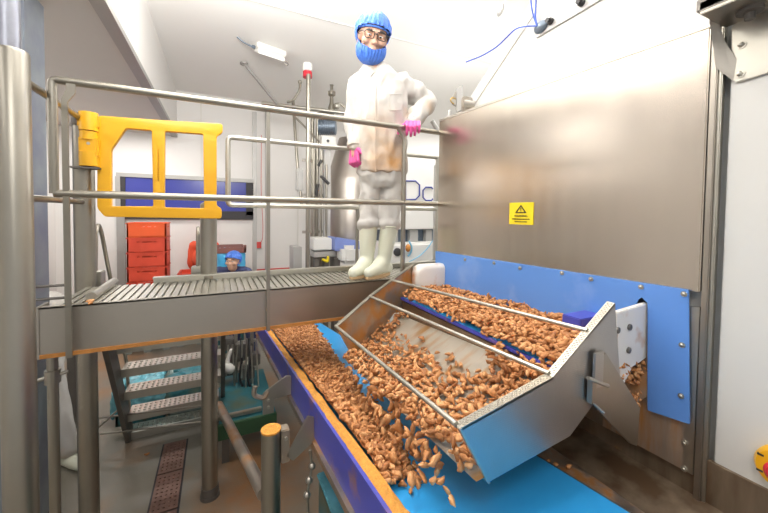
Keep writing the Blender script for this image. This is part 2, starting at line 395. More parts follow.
# front guard rail
YR = 1.925
fr = thing('guard_rail', (.4, YR, ZP), 'front tubular guard rail the person in white leans one pink glove on', 'guard rail')
tz = [aY(52, 78, YR), aY(437, 133, YR)]; mz = [aY(52, 193.5, YR), aY(440, 204, YR)]
ztop = ZP+1.02; zmid = (mz[0].z+mz[1].z)/2; ztop = (tz[0].z+tz[1].z)/2
xl = tz[0].x; xr = 1.42
b = B(); tube(b, [(xl, YR, zmid), (xl, YR, ztop), (xr, YR, ztop)], .0165, 14, rad=.02); obj('top_rail', b, 'pipe', fr)
b = B(); cyl(b, (xl, YR, zmid), (xr, YR, zmid), .0165); obj('mid_rail', b, 'pipe', fr)
xs = aY(68, 250, YR).x
b = B()
prism(b, [(xs-.011, YR-.012, ZP-.22), (xs+.011, YR-.012, ZP-.22), (xs+.011, YR-.012, ztop-.09), (xs+.036, YR-.012, ztop-.05), (xs+.036, YR-.012, ztop-.01), (xs+.006, YR-.012, ztop-.01), (xs+.006, YR-.012, ztop-.04), (xs-.011, YR-.012, ztop-.08)], (0, .008, 0)); obj('post', b, 'pipe', fr)
for px in (268.3,):
    xs = aY(px, 250, YR).x; b = B(); box(b, (xs-.009, YR-.004, ZP-.22), (xs+.009, YR+.010, ztop)); obj('post', b, 'pipe', fr)
xs = aY(403.5, 200, YR).x
b = B(); tube(b, [(xs, YR, ZP-.1), (xs, YR, ztop-.06), (xs-.05, YR, ztop)], .015, 12, rad=.05); obj('post', b, 'pipe', fr)
# side rails from the near column to the far leg
sr = thing('guard_rail', (LEGA.x, 2.05, ZP), 'pair of short handrail tubes between the big near column and gate post', 'guard rail')
b = B(); zz = aY(85, 120, 2.40).z; cyl(b, (LEGA.x, 1.66, zz), (LEGA.x, 2.40, zz), .015); obj('top_rail', b, 'pipe', sr)
b = B(); zz = aY(85, 202, 2.40).z; cyl(b, (LEGA.x, 1.66, zz), (LEGA.x, 2.40, zz), .014); obj('mid_rail', b, 'pipe', sr)
# low rods at the left end
b = B(); 
for py in (287, 300):
    z_ = aY(60, py, 2.2).z; cyl(b, (-1.0, 2.25, z_), (LEGA.x-.02, 2.25, z_), .007, n=8)
obj('toe_rod', b, 'darksteel', sr)
# back guard rail
YK = 2.45
bk = thing('guard_rail', (1.0, YK, ZP), 'rear guard rail frame behind the person in white, right of the yellow gate', 'guard rail')
kz = aY(228, 137, YK).z; kb = aY(228, 205, YK).z; kx = aY(228, 170, YK).x
b = B(); tube(b, [(3.2, YK, kb), (kx, YK, kb), (kx, YK, kz), (3.2, YK, kz)], .0165, 12, rad=.03); obj('rail_frame', b, 'pipelight', bk)
xs = aY(357, 240, YK).x
b = B(); cyl(b, (xs, YK, ZP-.05), (xs, YK, kb), .012); obj('post', b, 'pipe', bk)
xs = aY(437, 200, YK).x
b = B(); cyl(b, (xs, YK, ZP-.05), (xs, YK, kz), .018); obj('post', b, 'pipelight', bk)

# ================================================================== COLUMNS AT LEFT
pc = aF(17, 300, 1.2)
cl = thing('support_column', (pc.x, pc.y, 0), 'thick round satin steel column nearest the camera at left edge', 'column')
b = B(); zt = aF(14, 54, 1.2).z; lathe(b, [(.0465, 0), (.0465, zt-.01), (.043, zt), (.034, zt+.002)], (pc.x, pc.y, 0), n=28); obj('sleeve', b, 'pipe', cl)
b = B(); cyl(b, (pc.x-.012, pc.y, zt), (pc.x-.012, pc.y, CAM.z+1.205), .036, n=24); obj('upper_tube', b, 'galv', cl)
b = B(); cyl(b, (pc.x, pc.y, 0), (pc.x, pc.y, .012), .1, n=24); obj('foot_plate', b, 'darksteel', cl)
x1 = aY(49, 250, 2.75).x; x0 = x1-.30
gc = thing('roof_column', (x1-.1, 2.62, 0), 'blue-grey painted square roof column behind the round steel one', 'column')
b = B(); box(b, (x0, 2.50, 0), (x1, 2.75, CAM.z+1.205), .006); obj('shaft', b, 'column', gc)
b = B(); box(b, (x0-.03, 2.47, 0), (x1+.012, 2.78, .02), .004); obj('base_plate', b, 'darksteel', gc)

# ================================================================== YELLOW GATE
YG = 2.38
def g(px, py): q = aY(px, py, YG); return (q.x, q.z-ZP)
gt = thing('safety_gate', (g(88, 200)[0], YG, ZP), 'bright yellow plastic safety gate hinged on post at stair head', 'gate')
outer = rounded([g(100,117), g(155,121), g(222,125), g(222,133), g(216,136), g(216,206), g(221,209), g(221,218), g(160,217), g(106,216), g(99,208), g(99,150)], .014)
h1 = rounded([g(126,128), g(153,130.5), g(154.5,207), g(111,207), g(111,150)], .014)
h2 = rounded([g(164.5,131), g(204,134), g(205,209), g(164,208)], .014)
sl = rounded([g(157.5,150), g(159.5,150), g(159.5,182), g(157.5,182)], .002)
bm = plate(outer, [h1, h2, sl], .030, (0, YG, ZP), (1,0,0), (0,0,1), bev=.004)
obj('gate_panel', bm, 'yellow', gt)
hx = g(90.5, 140)[0]
b = B(); box(b, (hx-.045, YG-.045, ZP+g(90,129)[1]), (hx+.045, YG+.0, ZP+g(90,116)[1]), .006)
cyl(b, (hx, YG-.025, ZP+g(90,132)[1]), (hx, YG-.025, ZP+g(90,114)[1]), .042, n=20); cyl(b, (hx, YG-.025, ZP+g(90,141)[1]), (hx, YG-.025, ZP+g(90,133)[1]), .04, n=20)
box(b, (hx-.038, YG-.055, ZP+g(90,158)[1]), (hx+.045, YG-.01, ZP+g(90,138)[1]), .008); cyl(b, (hx, YG-.025, ZP+g(90,167)[1]), (hx, YG-.025, ZP+g(90,153)[1]), .043, n=20); obj('hinge_block', b, 'yellow', gt)
b = B(); box(b, (hx-.075, YG-.06, ZP+g(90,169.5)[1]), (hx+.05, YG+.02, ZP+g(90,168)[1])); box(b, (hx-.075, YG-.02, ZP+g(90,126)[1]), (hx-.04, YG+.02, ZP+g(90,120)[1])); obj('hinge_bracket', b, 'darksteel', gt)
b = B(); cyl(b, (hx+.005, YG-.057, ZP+g(90,145)[1]), (hx+.005, YG-.05, ZP+g(90,145)[1]), .008, n=10); obj('hinge_screw', b, 'pipelight', gt)

# ================================================================== STAIRS
st = thing('staircase', (-.3, 3.0, 0), 'steep steel stair with perforated treads going down behind the walkway', 'stairs')
sx0, sx1 = -.63, .02
ty = [(2.62, 1.33), (2.75, 1.115), (2.93, .90), (3.04, .685), (3.12, .48), (3.22, .26), (3.32, .055)]
for x, s in ((sx0, 1), (sx1, -1)):
    b = B(); prism(b, [(x, 2.43, ZP-.02), (x, 2.60, ZP-.02), (x, 3.42, 0), (x, 3.26, 0)], (-.03*s, 0, 0)); obj('stringer', b, 'darksteel', st)
for y, z in ty:
    b = B(); box(b, (sx0, y-.02, z-.035), (sx1, y+.13, z-.006), .002)
    box(b, (sx0, y-.026, z-.06), (sx1, y-.02, z))
    for i in range(18):
        for j in range(3):
            xx = sx0+.035+i*.034; yy = y+.010+j*.042; lathe(b, [(.011, 0), (.006, .008)], (xx, yy, z-.007), n=6)
    obj('tread', b, 'pipelight', st)
for px, xx in ((104, sx0-.01), (198, sx1-.04)):
    top = aX(px, 223, xx) if px < 150 else aY(px, 226, 2.62)
    b = B(); xx = xx if px < 150 else aY(198, 226, 2.58).x; t = V((xx, 2.58, top.z))
    tube(b, [(xx, 2.50, ZP-.05), t+V((0, -.04, -.04)), t, t+V((0, .06, -.05)), (xx, 3.25, .62), (xx, 3.33, .10)], .011, 10, rad=.05); obj('handrail', b, 'pipe', st)
    b = B(); box(b, (xx-.035, 2.46, ZP-.01), (xx+.04, 2.55, ZP+.07), .004); obj('rail_socket', b, 'pipelight', st)

# ================================================================== HOUSING ON THE RIGHT (steel hood, blue splash sheet, white cladding)
PL, PR = V((1.32, 1.90, 0)), V((1.432, .555, 0))
pdir = (PR-PL).normalized(); pn = V((pdir.y, -pdir.x, 0)).normalized()
if pn.x > 0: pn = -pn
def onP(px, py, off=0): return aP(px, py, PL+pn*off, pn)
zt, zb = CAM.z+.615, CAM.z-.247
hs = thing('machine_housing', (1.6, 1.2, 0), 'tall machine housing with brushed steel hood and blue splash sheet above the tray', 'machine')
b = B()
lip = .02
prism(b, [PL+V((0,0,zb)), PR+V((0,0,zb)), PR+V((0,0,zt)), PL+V((0,0,zt))], -pn*.10, .004)
obj('hood_panel', b, 'panel', hs)
b = B()
ptop = [onP(560, 76, .004), onP(604, 62, .004)]
prism(b, [PL+V((0,0,zt)), PR+V((0,0,zt)), PR+V((0,0,zt+.012)), PL+V((0,0,zt+.012))], -pn*.06); obj('hood_lip', b, 'pipelight', hs)
# corner frame at the near end of the hood
b = B(); box(b, (PR.x+.004, PR.y-.020, .0), (PR.x+.06, PR.y-.002, zt+.05), .003); obj('corner_frame', b, 'steel', hs)
b = B(); box(b, (PR.x+.012, PR.y-.030, .0), (PR.x+.035, PR.y-.020, zt+.03), .003); obj('corner_strip', b, 'pipelight', hs)
# lower plate under the sheet
bl = [onP(580, 414, -.004), onP(693, 480, -.004)]
zl = (bl[0].z+bl[1].z)/2
b = B(); prism(b, [onP(560, 300, -.006)*1, PR-pn*.006+V((0,0,zb-.05)), PR-pn*.006+V((0,0,zl)), onP(555, 400, -.006)], -pn*.01); obj('lower_plate', b, 'platesteel', hs)
# blue splash sheet with outfeed opening
zA = zb+.004
def s2(px, py): q = onP(px, py, .006); return ((q-PL).dot(pdir), q.z)
L2 = lambda px: s2(px, 250)[0]
e = rounded([s2(648,303), s2(648,410), s2(690,424), (L2(690.5), zA), (-.004, zA), (-.004, zb-.24), s2(579,330), s2(600,334), s2(636,308), s2(638,300), s2(642,297)], .004)
bm = plate(e, [], .008, PL+pn*.006, pdir, (0,0,1)); bs = obj('splash_sheet', bm, 'bluesheet', hs)
for px, py in ((465,259.5), (494,263), (520,268), (562,273), (591,279), (641,287), (684,294), (682,345), (681,396)):
    b = B(); bolt(b, onP(px, py, .011), pn, .006, .005); obj('bolt', b, 'pipelight', bs)
for px, py in ((684.5,443), (684,469)):
    b = B(); bolt(b, onP(px, py, -.003), pn, .006, .005); obj('bolt', b, 'pipelight', hs)
b = B(); q = onP(643, 299, -.02); cyl(b, q, q-pn*.02, .024); obj('slot_backing', b, 'rubber', hs)
# warning label
def wq(px, py, o): return onP(px, py, o)
wc = onP(521, 213.5, .002); ww = (onP(533,213,0)-onP(509,213,0)).length; wh = .155*ww/.16
wh = abs(onP(521,203,0).z-onP(521,225,0).z)
b = B(); ux = pdir; uy = V((0,0,1))
o_ = wc-ux*ww/2-uy*wh/2
prism(b, [o_, o_+ux*ww, o_+ux*ww+uy*wh, o_+uy*wh], pn*.001); ws = obj('warning_label', b, 'signyellow', hs)
tri = [(-.24,.02), (.24,.02), (0,.40)]
sc = lambda p: (p[0]*ww, p[1]*wh)
inn = [(-.155,.065), (.155,.065), (0,.30)]
bm = plate(rounded([sc(t) for t in tri], .003), [rounded([sc(t) for t in inn], .002)], .0008, wc+pn*.0022, ux, uy)
prism(bm, [wc+pn*.0018+ux*x*ww+uy*y*wh for x, y in ((-.012,.12), (.012,.12), (.02,.25), (-.02,.25))], pn*.0012)
prism(bm, [wc+pn*.0018+ux*x*ww+uy*y*wh for x, y in ((-.014,.075), (.014,.075), (.014,.10), (-.014,.10))], pn*.0012)
obj('warning_symbol', bm, 'black', ws, smooth=False)
bm = textmesh('WARNING', .016, wc+pn*.0022+uy*(-.16*wh), ux, uy)
random.seed(3)
for row, (xa, xb) in ((-.28, (-.36, .36)), (-.40, (-.24, .26))):
    x = xa
    while x < xb:
        w = random.uniform(.03, .07)
        prism(bm, [wc+pn*.0018+ux*u*ww+uy*v_*wh for u, v_ in ((x,row), (min(x+w,xb),row), (min(x+w,xb),row+.05), (x,row+.05))], pn*.0008); x += w+.02
obj('warning_text', bm, 'black', ws, smooth=False)
# white cladding with slanted far shoulder
XW = 1.475
c1, c2 = aX(528, 0, XW), aX(463, 103, XW)
edge = (c2-c1); c0 = c1 - edge*.7
b = B()
prism(b, [(XW, .515, 0), (XW, .515, 3.4), (XW, c0.y, c0.z), (XW, c2.y, c2.z), (XW, c2.y+.02, ZP+.2), (XW, c2.y+.02, 0)], (.6, 0, 0), .03); obj('white_cladding', b, 'cladding', hs)
b = B(); box(b, (XW-.012, -.9, 0), (XW+.4, .512, 3.4), .004); obj('side_wall_panel', b, 'cladding', hs)
# cover strip parallel to the slanted edge
d_ = edge.normalized(); nrm = V((0, -d_.z, d_.y)); 
if nrm.y > 0: nrm = -nrm
b = B(); a0 = c0+nrm*.10; a1 = c2+nrm*.10
cyl(b, a0+V((.0,0,0)), a1, .006, n=8); obj('cover_seam', b, 'beige', hs)
q = aX(500.5, 10, XW); b = B(); ell(b, q, (.012, .022, .035), Matrix.Rotation(.5, 4, 'X')); obj('cover_stud', b, 'boxgrey', hs)
# top plate with knobs
b = B(); k0 = [aX(534, 37, XW-.01), aX(605, -2, XW-.01), aX(575, -28, XW-.01), aX(535, 5, XW-.01)]
k0 = [aX(536, 38, XW-.008), aX(612, -7, XW-.008), aX(606, -50, XW-.008), aX(540, -10, XW-.008), aX(533, 28, XW-.008)]
prism(b, k0, (.02, 0, 0), .002); tp = obj('mounting_plate', b, 'boxgrey', hs)
for px, py in ((551,21.5), (582,3)):
    b = B(); q = aX(px, py, XW-.008); lathe(b, [(.016,0), (.016,.012), (.011,.013), (.011,.03)], q, (-1,0,0), 10); obj('knob', b, 'rubber', tp)
b = B(); q = aX(541, 27, XW-.01); ell(b, q, (.02,.04,.03)); obj('cable_gland', b, 'motor', tp)
# hinge bracket at upper right
br = thing('hinge_bracket', (1.45, .5, 2.4), 'bolted stainless steel bracket at top right above the white side panel', 'bracket')
XB = XW-.014
pp = [aX(733, 27, XB), aX(790, -20, XB), aX(800, 64, XB), aX(737, 83, XB), aX(732, 79, XB)]
b = B(); prism(b, pp, (-.008, 0, 0), .002); bp_ = obj('wall_plate', b, 'pipelight', br)
for px, py in ((741.5,45), (740,74)):
    b = B(); bolt(b, aX(px, py, XB-.008), (-1,0,0), .008, .007); obj('bolt', b, 'pipelight', bp_)
zsh = pp[0].z+.006
b = B(); box(b, (XB-.16, pp[0].y-.28, zsh), (XB, pp[0].y+.02, zsh+.01), .002); obj('shelf_plate', b, 'steel', br)
b = B(); box(b, (XB-.16, pp[0].y-.28, zsh+.01), (XB-.145, pp[0].y+.02, zsh+.035)); box(b, (XB-.16, pp[0].y-.1, zsh+.01), (XB-.02, pp[0].y+.03, zsh+.05), .004); obj('hinge_arm', b, 'darksteel', br)
b = B(); lathe(b, [(.03,0), (.03,.01), (.012,.012), (.012,.03)], (XB-.07, pp[0].y-.06, zsh), (0,0,-1), 14); obj('hinge_pin', b, 'darksteel', br)
gp = [aX(709, 18, XB-.06), aX(713, 14, XB-.06), aX(722, 42, XB-.03), aX(735, 62, XB-.01), aX(732, 80, XB-.01), aX(716, 68, XB-.03)]
b = B(); prism(b, gp, (.004, -.006, 0)); obj('gusset', b, 'steel', br)

# emergency stop
q = aX(787, 469, XW-.012)
es = thing('emergency_stop', q, 'yellow emergency stop box with red mushroom button on white side panel', 'emergency stop')
b = B(); lathe(b, [(.062,0), (.062,.02), (.054,.034), (.03,.036)], q, (-1,0,0), 32); obj('housing', b, 'yellow', es)
b = B(); lathe(b, [(.014,.034), (.014,.045), (.03,.046), (.032,.056), (.024,.064)], q, (-1,0,0), 24); obj('button', b, 'red', es)
for a in (.5, 1.6, 2.6, 3.7, 4.7, 5.8):
    b = B(); c = q+V((-.031, math.cos(a)*.05, math.sin(a)*.05)); box(b, c-V((.004,.007,.003)), c+V((.003,.007,.003))); obj('arrow_mark', b, 'rubber', es)

# ================================================================== UPPER CONVEYOR (inside the housing, feeding the tray)
ZU = CAM.z-.50; XE = 1.0
uc = thing('infeed_conveyor', (1.2, 1.25, ZU-.15), 'short upper conveyor with violet-edged belt under the blue splash sheet', 'conveyor')
b = B(); box(b, (XE, .73, ZU-.012), (1.55, 1.80, ZU), .004); obj('belt', b, 'beltblue', uc)
b = B(); box(b, (XE-.010, .73, ZU-.014), (XE+.002, 1.80, ZU+.002), .003); obj('belt_edge', b, 'guardblue', uc)
b = B(); box(b, (XE-.004, .74, ZU-.10), (1.36, 1.79, ZU-.02)); obj('frame', b, 'brownplate', uc)
# near cheek plate (white)
YC = .70
ck = [aY(616, 313, YC), aY(649, 303, YC), aY(649, 356, YC), aY(640, 362, YC), aY(632, 366, YC), aY(628, 376, YC), aY(620, 392, YC)]
b = B(); prism(b, ck, (0, .02, 0), .003); cp = obj('cheek_plate', b, 'whiteplastic', uc)
for px, py in ((629,327), (628,350), (617,330)):
    b = B(); lathe(b, [(.011,0), (.011,.006), (.007,.008)], aY(px, py, YC), (0,-1,0), 10); obj('bolt', b, 'darksteel', cp)
# far cheek with rolled top
fa = V((1.10, 1.83, CAM.z-.34)); 
b = plate(rounded([(1.14, ZU+.05), (1.352, ZU+.05), (1.352, CAM.z-.346), (1.14, CAM.z-.346)], .035, 8), [], .03, (0, 1.85, 0), (1,0,0), (0,0,1), bev=.030); obj('far_cheek', b, 'whiteplastic', uc)
b = B(); q0, q1 = aY(576, 318, .86), aY(600, 346, .86); box(b, (q0.x, .84, q1.z), (q1.x, .92, q0.z), .003); obj('blue_block', b, 'guardblue', uc)
b = B(); p4 = [onP(619, 386, .04), onP(650, 372, .0), onP(650, 395, .0), onP(622, 412, .04)]
prism(b, p4, (0, .02, 0)); obj('drip_plate', b, 'rustysteel', uc)

# ================================================================== TILTED TRAY
YN = .65
T, Bn, A, A2 = aY(615,304,YN), aY(553.5,378,YN), aY(460,430,YN), aY(489,482,YN)
D1, D2, D3 = aY(570,436,YN), aY(592,406,YN), aY(621,391,YN)
ty_ = thing('discharge_tray', (.9, 1.2, .9), 'tilted stainless discharge tray with three rods pouring nuggets onto blue belt', 'tray')
b = B(); prism(b, [T, Bn, A, A2, D1, D2, D3], (0, .006, 0)); npl = obj('end_plate', b, 'dimple', ty_)
b = B()   # dimpled rim along the top edge
for p, q in ((T, Bn), (Bn, A)):
    d = (q-p).normalized(); up = V((-d.z, 0, d.x)); up = up if up.z > 0 else -up
    prism(b, [p+up*.004, q+up*.004, q-up*.004, p-up*.004], (0, .024, 0))
    n = int((q-p).length/.012)
    for i in range(n):
        for j in (.006, .012, .018):
            lathe(b, [(.004, 0), (.0025, .0016)], p+d*(i+.5+.5*(j == .012))*.012+up*.004+V((0, j, 0)), up, 6)
obj('rim', b, 'pipe', npl)
b = B(); prism(b, [A+V((-.003,-.002,.003)), A2+V((-.003,-.002,-.003)), A2+V((.004,-.002,-.003)), A+V((.004,-.002,.003))], (0, .012, 0)); obj('front_edge', b, 'pipelight', npl)
# far plate, slightly skewed
fp0 = V((.52, 1.62, 0)); fdir = V((1, .45, 0)).normalized(); fn = V((fdir.y, -fdir.x, 0))
def onF(px, py): return aP(px, py, fp0, fn)
fT, fT2, fB, fA, fA2 = onF(412,264), onF(417,300), onF(369,296), onF(335,326), onF(353,358)
fC = V((fT.x, fT.y, ZU-.05)); 
b = B(); prism(b, [fT, fB, fA, fA2, V((.80,1.75,fA2.z+.05)), V((1.02,1.85,ZU-.05)), V((fT.x,fT.y,ZU-.02))], -fn*-.006 if fn.y < 0 else -fn*.006); fpl = obj('end_plate', b, 'trayend', ty_)
b = B()
for p, q in ((fT, fB), (fB, fA)):
    d = (q-p).normalized(); prism(b, [p+V((0,0,.004)), q+V((0,0,.004)), q-V((0,0,.004)), p-V((0,0,.004))], fn*(.02 if fn.y < 0 else -.02))
obj('rim', b, 'pipe', fpl)
# pan floor: curved sheet from the lip up under the conveyor edge
def pan_z(x, y):
    t = (x-.60)/.40
    n_, f_ = A2.z+.012, fA2.z+.012
    base = n_+(f_-n_)*(y-YN)/(1.7-YN)
    return base+ .02*t + .13*max(0, t)**1.5
b = B(); nx, ny = 14, 16; grid = []
for i in range(nx+1):
    x = .585+.42*i/nx; row = []
    for j in range(ny+1):
        yf = min(1.95, 1.62+(x-.52)*.45); y = YN+.004+(yf-YN-.004)*j/ny
        row.append(b.verts.new((x, y, pan_z(x, y))))
    grid.append(row)
for i in range(nx):
    for j in range(ny): b.faces.new((grid[i][j], grid[i+1][j], grid[i+1][j+1], grid[i][j+1]))
bmesh.ops.solidify(b, geom=b.faces[:], thickness=.004)
obj('pan', b, 'trayfloor', ty_)
def rod(p, q, r=.0075):
    b = B(); m = p.lerp(q, .35); m2 = p.lerp(q, .45)+V((0,0,0)); tube(b, [p, q], r, 12); obj('rod', b, 'pipelight', ty_)
ta, tb = T.lerp(Bn, .42)+V((0,.01,.004)), fT.lerp(fB, .42)+V((0,0,.0))
rod(ta, aP(391,280,fp0,fn)); rod(Bn+V((0,.015,.006)), fB+V((0,-.01,.0))); rod(A+V((0,.015,.005)), fA+V((0,-.01,.003)))
# hanger bracket on the near plate
b = B(); yb = YN-.012
prism(b, [aY(600,357,yb), aY(606,353,yb), aY(640,408,yb), aY(637,446,yb), aY(631,444,yb), aY(598,410,yb), aY(590,398,yb)], (0, .008, 0)); obj('hanger_plate', b, 'steel', ty_)
b = B(); c0_, c1_ = aY(588,378,yb-.01), aY(608,386,yb-.03); cyl(b, c0_, c1_, .006, n=10); box(b, aY(591,380,yb)-V((.008,.01,0)), aY(591,402,yb)+V((.008,.006,0))); cyl(b, aY(592,402,yb), aY(604,413,yb-.02), .004, n=8); obj('latch', b, 'steel', ty_)
b = B(); box(b, aY(594,353,yb)-V((0,.004,0)), aY(602,386,yb)+V((0,.004,0)), .002); obj('latch_strap', b, 'dimple', ty_)

# ================================================================== LOWER CONVEYOR
XG, XBR = .448, .985
SL = .126
def zg(y): return CAM.z-.80-SL*(y-1)
def zbelt(y): return zg(y)-.05
ya, yb_ = -.05, 4.0
lc = thing('belt_conveyor', (.7, 1.5, 0), 'long inclined blue belt conveyor running under walkway and carrying nuggets', 'conveyor')
def slab(b, x0, x1, f0, f1, y0=ya, y1=yb_):
    prism(b, [(x0, y0, f0(y0)), (x1, y0, f0(y0)), (x1, y0, f1(y0)), (x0, y0, f1(y0))], V((0, y1-y0, f0(y1)-f0(y0))))
b = B(); slab(b, XG-.03, XBR, lambda y: zbelt(y)-.01, zbelt); obj('belt', b, 'beltblue', lc)
b = B()
nseg = 90; prof = [(-.046,.0), (-.03,.010), (-.010,.006), (.0,-.012), (.002,-.05)]
prev = None
for i in range(nseg+1):
    y = ya+(yb_-ya)*i/nseg
    cur = [b.verts.new((XG+px_+.007*noise.noise(V((y*14, px_*50, 0))), y, zg(y)+pz+.008*noise.noise(V((y*17, px_*60, 3))))) for px_, pz in prof]
    if prev:
        for k in range(len(prof)-1): b.faces.new((prev[k], prev[k+1], cur[k+1], cur[k]))
    prev = cur
obj('crusted_edge', b, 'crust', lc)
b = B(); slab(b, XG-.058, XG-.046, lambda y: zg(y)-.15, lambda y: zg(y)+.002); obj('side_guard', b, 'guardblue', lc)
b = B(); slab(b, XG-.075, XG-.046, lambda y: zg(y)-.166, lambda y: zg(y)-.15); slab(b, XG-.066, XG-.05, lambda y: zg(y)-.20, lambda y: zg(y)-.176); obj('guard_rail_strip', b, 'rustysteel', lc)
b = B(); slab(b, XG-.03, XBR, lambda y: zbelt(y)-.14, lambda y: zbelt(y)-.10); obj('return_belt', b, 'beltblue', lc)
b = B(); slab(b, XG-.045, XG-.03, lambda y: zbelt(y)-.15, lambda y: zbelt(y)-.012); slab(b, XBR, XBR+.012, lambda y: zbelt(y)-.15, lambda y: zbelt(y)-.004); obj('frame', b, 'darksteel', lc)
# support stands left of the conveyor
def stand(px, py, Y):
    top = aY(px, py, Y); r = .040
    b = B(); cyl(b, (top.x, Y, 0), (top.x, Y, top.z), r, n=22); lg = obj('support_leg', b, 'pipe', lc)
    b = B(); cyl(b, (top.x, Y, top.z-.002), (top.x, Y, top.z+.006), r+.001, n=22); obj('leg_cap', b, 'crust', lg)
    b = B(); cyl(b, (top.x, Y, 0), (top.x, Y, .015), .08, n=20); obj('foot_plate', b, 'darksteel', lg)
    b = B(); bx = top.x+r
    box(b, (bx, Y-.02, top.z-.15), (bx+.035, Y+.03, top.z-.005), .004); obj('clamp_block', b, 'rustysteel', lg)
    b = B(); gx = XG-.066
    z1 = zg(Y)-.09
    prism(b, [(bx+.02, Y-.02, top.z-.12), (bx+.05, Y-.02, top.z-.15), (gx, Y-.02, z1-.06), (gx, Y-.02, z1+.05), (gx-.03, Y-.02, z1+.06)], (0, .01, 0), .002)
    ar = obj('arm', b, 'steel', lg)
    b = B(); lathe(b, [(.008,0), (.008,.008)], (bx+.018, Y-.02, top.z-.04), (0,-1,0), 8); obj('bolt', b, 'pipelight', lg)
    return top
s1 = stand(271, 430, 1.49); 
gx = XG-.066; Yf = 2.02; zf = zg(Yf)-.10; q = aY(268, 395, Yf)
b = B(); prism(b, [(q.x-.03, Yf-.02, q.z-.10), (q.x+.03, Yf-.02, q.z-.10), (q.x+.03, Yf-.02, q.z-.02), (gx, Yf-.02, zf-.03), (gx, Yf-.02, zf+.08), (gx-.03, Yf-.02, zf+.085), (q.x-.02, Yf-.02, q.z+.03), (q.x-.03, Yf-.02, q.z+.02)], (0, .012, 0), .002); fbk = obj('side_bracket', b, 'steel', lc)
for dz in (-.02, -.06):
    b = B(); lathe(b, [(.008,0), (.008,.008)], (q.x, Yf-.02, q.z+dz), (0,-1,0), 8); obj('bolt', b, 'pipelight', fbk)
b = B(); tube(b, [q+V((-.07,-.01,.07)), q+V((-.08,-.01,.02)), q+V((-.02,-.01,-.01)), q+V((0,-.01,.03))], .014, 8, rad=.04); obj('curved_clamp', b, 'rustysteel', lc)
b = B(); p0_ = aY(264, 494, 1.52); p1_ = aZ(219, 405, .42); cyl(b, p0_, p1_, .028, n=16); obj('brace', b, 'rustysteel', lc)
b = B(); pts = [aY(310, 450, 1.45), aY(312, 466, 1.45), aY(309, 480, 1.45), aY(307, 495, 1.45), aY(309, 530, 1.45)]
tube(b, pts, .006, 8, rad=.02); 
for p in pts[1:4]: ell(b, p, (.016,.016,.016), sub=2)
obj('hanging_fitting', b, 'steel', lc)
# beam between conveyor and housing + recessed brown drip pan
fb = thing('floor_channel', (1.15, .9, 0), 'stained steel channel between blue belt and machine housing, lower right', 'channel')
b = B(); box(b, (XBR+.03, -.2, CAM.z-.99), (1.21, 1.9, CAM.z-.93), .004); obj('ledge', b, 'platesteel', fb)
b = B(); prism(b, [(1.21, -.2, CAM.z-.97), (1.55, -.2, CAM.z-.93), (1.55, -.2, CAM.z-.96), (1.21, -.2, CAM.z-1.0)], (0, 2.1, 0)); obj('drip_pan', b, 'brownplate', fb)
b = B(); box(b, (1.452, -.2, CAM.z-1.0), (1.468, 1.85, CAM.z-.80)); obj('back_plate', b, 'brownplate', fb)
for y in (.1, 1.7):
    b = B(); box(b, (XBR+.06, y, 0), (XBR+.12, y+.06, CAM.z-.99), .004); obj('leg', b, 'darksteel', fb)

# ================================================================== NUGGETS
random.seed(11)
def nugget_mesh(k, sub=2):
    random.seed(k); bm = bmesh.new(); bmesh.ops.create_icosphere(bm, subdivisions=sub, radius=1)
    a, b_, c = random.uniform(.0145, .022), random.uniform(.0070, .0105), random.uniform(.0055, .0085)
    bend = random.uniform(-.35, .35); tp = random.uniform(-.35, .35); off = V((k*7.3, k*3.1, 0))
    for v in bm.verts:
        p = v.co.copy(); n = noise.noise(p*1.3+off)*.55+noise.noise(p*3.1+off)*.46
        p *= 1+n; w = 1+tp*p.x
        v.co = V((p.x*a, p.y*b_*w+bend*a*(p.x*p.x-.4), p.z*c*w))
    me = bpy.data.meshes.new('nugget'); 
    bm.to_mesh(me); bm.free()
    for p in me.polygons: p.use_smooth = True
    me.materials.append(M['nugget'])
    t = me.attributes.new('tone', 'FLOAT', 'POINT')
    tone = .22+.66*((k*.618) % 1)
    for q in t.data: q.value = tone
    return me
NM = [nugget_mesh(k) for k in range(14)]; NL = [nugget_mesh(k, 1) for k in range(14)]; random.seed(5)
pieces = []   # (mesh index, matrix, place)
def put(x, y, z, place, flat=.35, s=None, nrm=None):
    q = Matrix.Rotation(random.uniform(0, 2*PI), 4, 'Z') @ Matrix.Rotation(random.gauss(0, flat), 4, 'Y') @ Matrix.Rotation(random.uniform(0, 2*PI), 4, 'X')
    if nrm is not None: q = V((0,0,1)).rotation_difference(nrm).to_matrix().to_4x4() @ q
    s = s or random.uniform(.62, 1.08)
    pieces.append((random.randrange(14), Matrix.Translation((x, y, z)) @ q @ Matrix.Scale(s, 4), place))
def edge_r(y):
    e = .585+(y-.9)*.125+.03*noise.noise(V((y*6, 0, 2)))
    if y < 1.0: e -= (1.0-y)*.6
    return e
def heap_h(x, y):
    w = edge_r(y)-XG; t = (x-XG)/w
    h = .062*(1-t**2.2)+.012*noise.noise(V((x*18, y*18, 0)))
    return max(0, h*min(1, (y-.885)/.16+.25))
y = .895
while y < 3.6:
    st_ = .0165 if y < 1.7 else .023
    x = XG+.006
    while x < edge_r(y):
        px_, py_ = x+random.uniform(-.5,.5)*st_, y+random.uniform(-.5,.5)*st_
        px_ = max(px_, XG+.010)
        if heap_h(px_, py_) > .006 or random.random() < .45: put(px_, py_, zbelt(py_)+heap_h(px_, py_)+random.uniform(.004, .014), 'belt')
        x += st_
    y += st_
